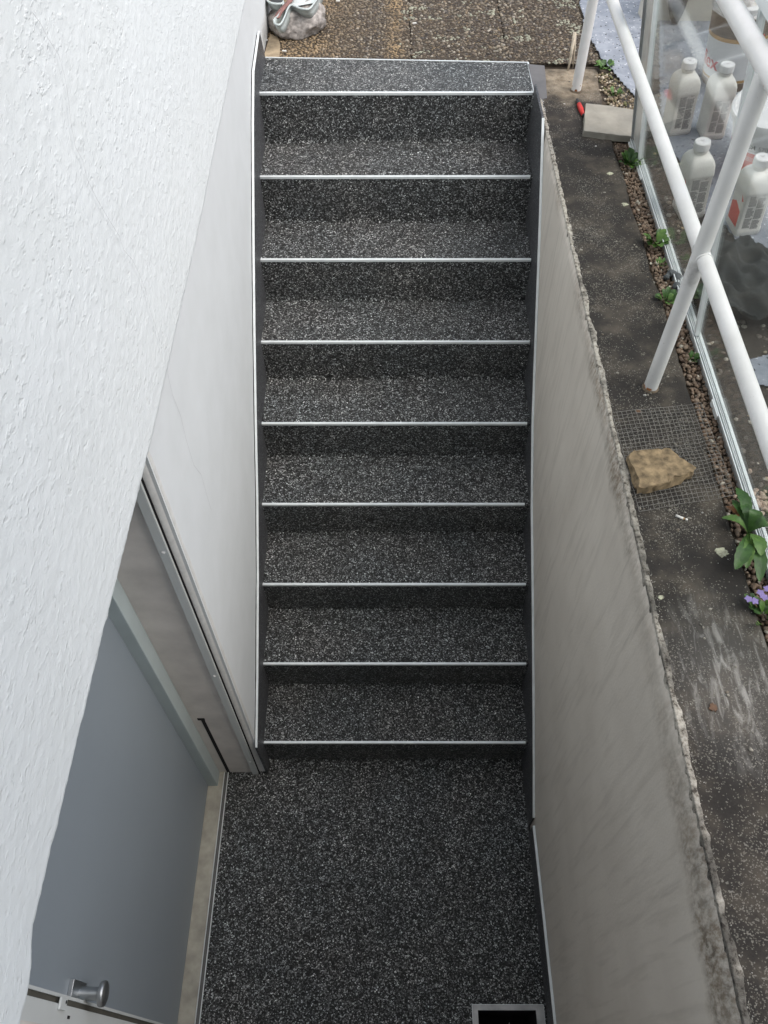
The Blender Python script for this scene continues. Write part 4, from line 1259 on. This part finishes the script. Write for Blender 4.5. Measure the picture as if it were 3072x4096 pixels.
# wire mesh
m00, m10, m11, m01 = [at(*p, G) for p in ((2447, 1655), (2800, 1620), (2935, 1985), (2556, 2050))]
def mz(p): return 0.004 + 0.005 * noise.noise((p.x * 12, p.y * 12, 0)) + (0.004 if p.x > 1.3 else 0)
wm = MB()
NU, NVv = 19, 26
def mpt(u, w):
    p = m00.lerp(m10, u).lerp(m01.lerp(m11, u), w)
    p = p + V((0.0015 * noise.noise((u * 6, w * 6, 1)), 0.0015 * noise.noise((u * 6, w * 6, 4)), mz(p))); return p
for i in range(NU + 1):
    wm.tube([mpt(i / NU, k / 24) for k in range(25)], 0.0006, 5, False)
for j in range(NVv + 1):
    wm.tube([mpt(k / 24, j / NVv) + V((0, 0, 0.0009)) for k in range(25)], 0.0006, 5, False)
tag(wm.build('wire_mesh', WIRE, None, True), 'square piece of fine wire mesh on the path weighed down by the ochre stone', 'wire mesh')

st = [(2515, 1810), (2560, 1798), (2610, 1800), (2665, 1788), (2700, 1805), (2725, 1835), (2783, 1868), (2775, 1885), (2740, 1898), (2670, 1925), (2600, 1945), (2562, 1950), (2545, 1890)]
t_ = [at(x, y, G + .032) for x, y in st]
tag(rough_block('sandstone_piece', [(p.x, p.y) for p in t_], G + .032, G + .005, SANDST, 0.009, 4, 0.003, 0.03), 'angular ochre stone holding down the wire mesh', 'stone')

bt = tag(empty('cigarette_butt', at(2718, 2068, G)[:]), 'white cigarette butt on the path below the wire mesh', 'cigarette butt')
a, b_ = at(2703, 2062, G + .004), at(2733, 2074, G + .004)
MB().tube([a, b_], 0.0032, 10).build('paper', PAPERW, bt, True)
MB().tube([b_, b_ + (b_ - a) * .18], [0.0031, 0.0028], 10).build('filter', FILTER, bt, True)
a = at(2746, 2078, G + .002)
MB().lathe([(0.003, -.002), (0.003, 0.0015), (.0005, .002)], 8, a).build('ash', PAPERW, bt, True)

def blob(name, cx, cy, rx, ry, mat, z=0.0015, seed=0, parent=None):
    p = at(cx, cy, G); v = [(p.x, p.y, G + z + .001)]; n = 26
    for j in range(n):
        a = 2 * math.pi * j / n; k = 1 + 0.55 * noise.noise((math.cos(a) * 2.6 + seed, math.sin(a) * 2.6, seed))
        v.append((p.x + rx * k * math.cos(a), p.y + ry * k * math.sin(a), G + z))
    for j in range(n):
        a = 2 * math.pi * j / n; k = 1.06 + 0.55 * noise.noise((math.cos(a) * 2.6 + seed, math.sin(a) * 2.6, seed))
        v.append((p.x + rx * k * math.cos(a), p.y + ry * k * math.sin(a), G - 0.001))
    f = [(0, 1 + j, 1 + (j + 1) % n) for j in range(n)] + [(1 + j, 1 + n + j, 1 + n + (j + 1) % n, 1 + (j + 1) % n) for j in range(n)]
    return meshobj(name, v, f, mat, parent, False, True)
for k, (x, y, r) in enumerate(((2885, 2210, 0.014), (2440, 695, 0.010), (2500, 818, 0.010), (2642, 2390, 0.006))):
    tag(blob('lichen_patch', x, y, r, r * 0.85, LICHEN, 0.0015, k * 3.1), kind='stuff')
for k, (x, y) in enumerate(((2552, 1646), (2852, 2832))):
    o = blob('dry_leaf', x, y, 0.007 + .001 * k, 0.005 + .004 * k, DRYLEAF, 0.003, 40 + k)
    tag(o, 'tiny rusty brown flake at the upper edge of the wire mesh' if k == 0 else 'small brown dry leaf on the lower part of the dark path', 'leaf')
for k, (x, y, a) in enumerate(((1137, 204, 0.0), (1067, 160, -0.5), (1658, 93, 0.2), (1352, 4, 0.1))):
    p = at(x, y, G + .006)
    o = bevel(MB().box((-0.009 if k != 1 else -0.004, -0.003, -0.003), (0.009 if k != 1 else 0.004, 0.003, 0.003)).build('white_chip', PAPERW, None, False, False), 0.0015, 1)
    o.location = p; o.rotation_euler = (0, 0, a)
    tag(o, ['small white chip on the yellowish pebbles just above the top step', 'tiny white crumb at the foot of the house wall by the skirting tip', 'small white chip among the dark pebbles in the middle of the patio', 'white chip beside the rock at the top'][k], 'chip')

# weathered wooden stake beside the railing post
sk_ = []
p0 = at(2272, 282, G)
b = MB().tube([p0 + V((0, 0, 0)), p0 + V((0.004, 0.012, 0.05)), p0 + V((0.006, 0.03, 0.13))], [0.0035, 0.0055, 0.0065], 8)
b.tube([p0 + V((0.022, 0.02, 0.0)), p0 + V((0.016, 0.024, 0.07)), p0 + V((0.008, 0.03, 0.125))], [0.0025, 0.004, 0.006], 8)
tag(b.build('wooden_stake', WOOD, None, True), 'splintered grey wooden stake sticking up left of the far railing post', 'stake')

# rock with grey plastic piece
rc = at(1188, 72, G); rc = V((0.118, 2.562, G))
bm = bmesh.new(); bmesh.ops.create_icosphere(bm, subdivisions=5, radius=1)
v = []
for q in bm.verts:
    c = q.co
    k = 1 + 0.24 * noise.noise(c * 1.3 + V((4, 1, 2))) + 0.06 * noise.noise(c * 4) + 0.035 * noise.noise(c * 9) + 0.022 * noise.noise(c * 24)
    sx = 0.118 * (1.0 + (0.10 if c.x > 0 and c.y > 0 else 0))
    v.append((rc.x + c.x * k * sx + 0.012 * c.y, rc.y + c.y * k * 0.125, max(G - 0.002, G + 0.032 + c.z * k * 0.066)))
f = [tuple(a.index for a in q.verts) for q in bm.faces]; bm.free()
tag(meshobj('rock', v, f, ROCKM, None, True), 'rough grey pink boulder on the patio against the house wall', 'rock')
ZR = G + 0.115
rim = [(1070, -60), (1066, -10), (1080, 8), (1105, 14), (1128, 12), (1133, 4), (1128, 30), (1110, 60), (1096, 72), (1098, 90), (1112, 98), (1126, 90), (1140, 62), (1152, 32), (1164, 18), (1182, 24), (1205, 33), (1235, 34), (1255, 14), (1275, -20), (1290, -60)]
R3 = [at(x, y, ZR) for x, y in rim]
# smooth the rim line
def catmull(P_, n=5):
    out = []
    for i in range(len(P_) - 1):
        p0_, p1, p2, p3 = P_[max(0, i - 1)], P_[i], P_[i + 1], P_[min(len(P_) - 1, i + 2)]
        for k in range(n):
            t = k / n
            out.append(0.5 * ((2 * p1) + (-p0_ + p2) * t + (2 * p0_ - 5 * p1 + 4 * p2 - p3) * t * t + (-p0_ + 3 * p1 - 3 * p2 + p3) * t ** 3))
    return out + [P_[-1]]
R3 = catmull(R3)
v = []; f = []
for p in R3:
    lip = V((0, -0.004, 0))
    for q in (p + lip + V((0, 0, -0.004)), p + lip, p, p + V((0.003, 0.010, -0.022)), p + V((0.008, 0.026, -0.045))): v.append(q)
for i in range(len(R3) - 1):
    for k in range(4): f.append((5 * i + k, 5 * i + k + 1, 5 * i + k + 6, 5 * i + k + 5))
gu = tag(empty('plastic_tray', (rc.x, rc.y, ZR)), 'pale grey plastic tray end with curled lips resting on the boulder', 'plastic tray')
o = meshobj('shell', v, f, GREYPVC, gu, True, True)
sd = o.modifiers.new('solid', 'SOLIDIFY'); sd.thickness = 0.003
P = [at(x, y, ZR - 0.012) for x, y in ((1165, 28), (1255, 12), (1300, -60), (1180, -80))]
MB().add(P, [(0, 1, 2, 3)]).build('floor', simple('pale_tray_floor', (0.55, 0.60, 0.59), 0.5), gu)
P = [at(x, y, ZR - 0.015) for x, y in ((1085, 10), (1128, 12), (1150, -60), (1075, -60))]
MB().add(P, [(0, 1, 2, 3)]).build('dark_inside', BLACKP, gu)
st_ = catmull([at(1107, 72, ZR - .006), at(1118, 50, ZR - .002), at(1138, 25, ZR + .002), at(1160, 0, ZR + .004), at(1185, -40, ZR + .004)])
v = []; f = []
for p in st_: v += [p + V((-0.013, -.004, 0)), p + V((0.013, .004, 0.002))]
for i in range(len(st_) - 1): f.append((2 * i, 2 * i + 1, 2 * i + 3, 2 * i + 2))
o = meshobj('brown_strap', v, f, BROWNS, gu, True, True); sd = o.modifiers.new('solid', 'SOLIDIFY'); sd.thickness = 0.004

# ------------------------------------------------------------------ plants
def leaf(name, base, tip, wid, mat, parent, arch=0.02, serr=0.0, z0=0.0, curl=0.0, shape=0):
    base, tip = V(base), V(tip); d = tip - base; L = d.length; dh = V((d.x, d.y, 0)).normalized(); s = V((-dh.y, dh.x, 0))
    n = 14; v = []; f = []
    for i in range(n + 1):
        u = i / n
        w = wid * (math.sin(math.pi * min(1, u ** 1.15 * 0.97 + 0.03)) ** 0.75) * (0.35 + 0.75 * u if shape == 0 else 1)
        if i == n: w = wid * 0.08
        w += serr * (1 if i % 2 else -1) * (0.3 < u < 1)
        c = base.lerp(tip, u) + V((0, 0, arch * math.sin(math.pi * u))) + s * (curl * math.sin(u * 3) * L)
        up = V((0, 0, 0.22 * w))
        v += [c - s * w + up, c - s * w * .5 + up * .4, c, c + s * w * .5 + up * .4, c + s * w + up]
    for i in range(n):
        for k in range(4): f.append((5 * i + k, 5 * i + k + 1, 5 * i + k + 6, 5 * i + k + 5))
    return meshobj(name, v, f, mat, parent, True, True)
c0 = at(2984, 2144, G)
ro = tag(empty('leafy_weed', (c0.x, c0.y, G)), 'large green rosette weed with long toothed leaves growing at the foot of the glass', 'weed')
tips = [((2946, 1951), .019, LEAF_D, .05), ((2965, 2010), .016, LEAF_D, .055), ((2930, 2000), .015, LEAF_D, .035), ((2906, 2025), .013, LEAF_B, .02), ((2887, 2071), .013, LEAF_L, .03), ((3027, 2040), .019, LEAF_D, .075), ((3068, 2088), .024, LEAF_D, .07), ((2941, 2277), .021, LEAF_D, .05), ((2986, 2273), .016, LEAF_L, .045), ((3044, 2222), .019, LEAF_L, .06), ((3036, 2326), .019, LEAF_D, .03), ((3010, 2200), .012, LEAF_L, .05)]
for (x, y), w, m_, z in tips:
    leaf('leaf', c0 + V((0, 0, 0.012)), at(x, y, G + z * 0.7), w, m_, ro, 0.02, 0.0009, curl=random.uniform(-.05, .05))
def small_weed(label, px, py, rad, n, mats, size, cat='weed', h=0.02):
    c = at(px, py, G); r0 = tag(empty('weed', (c.x, c.y, G)), label, cat)
    for i in range(n):
        a = random.uniform(0, 2 * math.pi); d = rad * math.sqrt(random.uniform(0.15, 1)); zz_ = random.uniform(0.3, 1) * h
        b0 = c + V((math.cos(a) * d * 0.5, math.sin(a) * d * .8 * 0.6, 0.001))
        t0 = c + V((math.cos(a) * d * 0.5, math.sin(a) * d * .6, 0)) + V((math.cos(a) * size * random.uniform(.8, 1.3), math.sin(a) * size * random.uniform(.8, 1.3), zz_))
        leaf('leaf', b0, t0, size * random.uniform(.30, .48), random.choice(mats), r0, size * .25, 0.0003, shape=1)
    return r0
small_weed('pale green weed clump at the edge of the fleece near the far railing post', 2420, 272, 0.05, 34, [LEAF_L, LEAF_L, LEAF_D], 0.020)
small_weed('tiny green weed in the mossy gravel between fleece and pale slab', 2460, 378, 0.035, 22, [LEAF_D, LEAF_L], 0.012)
small_weed('dark green weed in the corner below the pale slab beside the glass', 2520, 655, 0.045, 36, [LEAF_D, LEAF_D, LEAF_L], 0.022, h=0.035)
small_weed('round leaved bright green weed in the gravel left of the crossing of the railing tubes', 2622, 975, 0.036, 26, [LEAF_L, LEAF_D, LEAF_L], 0.024, h=0.035)
small_weed('few yellowish sprouts above the curled dark cloth roll', 2640, 1060, 0.022, 10, [LEAF_L], 0.010)
small_weed('small green weed partly behind the foot section of the near post', 2665, 1205, 0.028, 18, [LEAF_L, LEAF_D], 0.020, h=0.03)
small_weed('low dark green moss clump at the glass track above the wire mesh', 2770, 1440, 0.018, 22, [LEAF_D], 0.010)
# thin dry stalks in the moss
for k in range(9):
    pass
vi = tag(empty('violet_plant', at(3045, 2450, G)[:]), 'small plant with violet flowers at the lower end of the gravel strip', 'flower')
vc = at(3050, 2455, G)
for i in range(26):
    a = random.uniform(0, 6.28); d = random.uniform(.0, .05)
    b0 = vc + V((math.cos(a) * d * .5, math.sin(a) * d, 0.002)); t0 = b0 + V((math.cos(a) * .02, math.sin(a) * .02, random.uniform(.005, .03)))
    leaf('leaf', b0, t0, random.uniform(.006, .009), random.choice([LEAF_D, LEAF_D, LEAF_L]), vi, .004, shape=1)
for (x, y) in ((2995, 2395), (3020, 2403), (3043, 2370), (3058, 2388), (3070, 2355)):
    c = at(x, y, G + .045)
    fl = empty('flower', (c - vi.location)[:], parent=vi)
    for k in range(5):
        a = k * 2 * math.pi / 5 + x
        d = V((math.cos(a), math.sin(a), 0))
        p = [V((0, 0, 0)), d * .005 + V((-d.y, d.x, 0)) * .0042, d * .0098 + V((0, 0, -.001)), d * .005 - V((-d.y, d.x, 0)) * .0042]
        meshobj('petal', p, [(0, 1, 2, 3)], VIOLET, fl)

# ------------------------------------------------------------------ floor drain
dr = tag(empty('floor_drain', (0.92, -1.0, 0)), 'square floor drain with pale metal frame and dark pit at the bottom edge', 'floor drain')
fx0, fx1, fy1, fy0 = 0.797, 1.050, -0.882, -1.13
b = MB()
b.add([(fx0, fy1, .004), (fx1, fy1, .004), (fx1, fy0, .004), (fx0, fy0, .004), (dx0 + .004, dy1 - .003, .004), (dx1 - .012, dy1 - .003, .004), (dx1 - .012, dy0, .004), (dx0 + .004, dy0, .004)],
      [(0, 1, 5, 4), (1, 2, 6, 5), (2, 3, 7, 6), (3, 0, 4, 7)])
o = b.build('frame', simple('dull_steel_frame', (0.42, 0.42, 0.41), 0.5, 0.3, 0.25, 20), dr); sd = o.modifiers.new('solid', 'SOLIDIFY'); sd.thickness = 0.004
for a, b_ in (((fx0, fy1), (fx1, fy1)), ((fx0, fy1), (fx0, fy0)), ((fx1, fy1), (fx1, fy0))):
    strip_between('rim', (a[0], a[1], .006), (b_[0], b_[1], .006), 0.0025, 0.004, ALU, dr)
MB().box((dx0 + .004, dy0, -0.30), (dx1 - .012, dy1 - .003, -0.298)).build('pit_floor', BLACK, dr)
b = MB()
for a, b_ in (((dx0 + .004, dy1 - .003), (dx1 - .012, dy1 - .003)), ((dx0 + .004, dy0), (dx0 + .004, dy1 - .003)), ((dx1 - .012, dy1 - .003), (dx1 - .012, dy0)), ((dx1 - .012, dy0), (dx0 + .004, dy0))):
    b.add([(a[0], a[1], 0.0), (b_[0], b_[1], 0.0), (b_[0], b_[1], -.3), (a[0], a[1], -.3)], [(0, 1, 2, 3)])
b.build('pit_wall', BLACK, dr)
MB().tube([(0.925, -0.975, -0.12), (0.928, -0.935, -0.02)], 0.0012, 6).build('wire', ALU, dr)
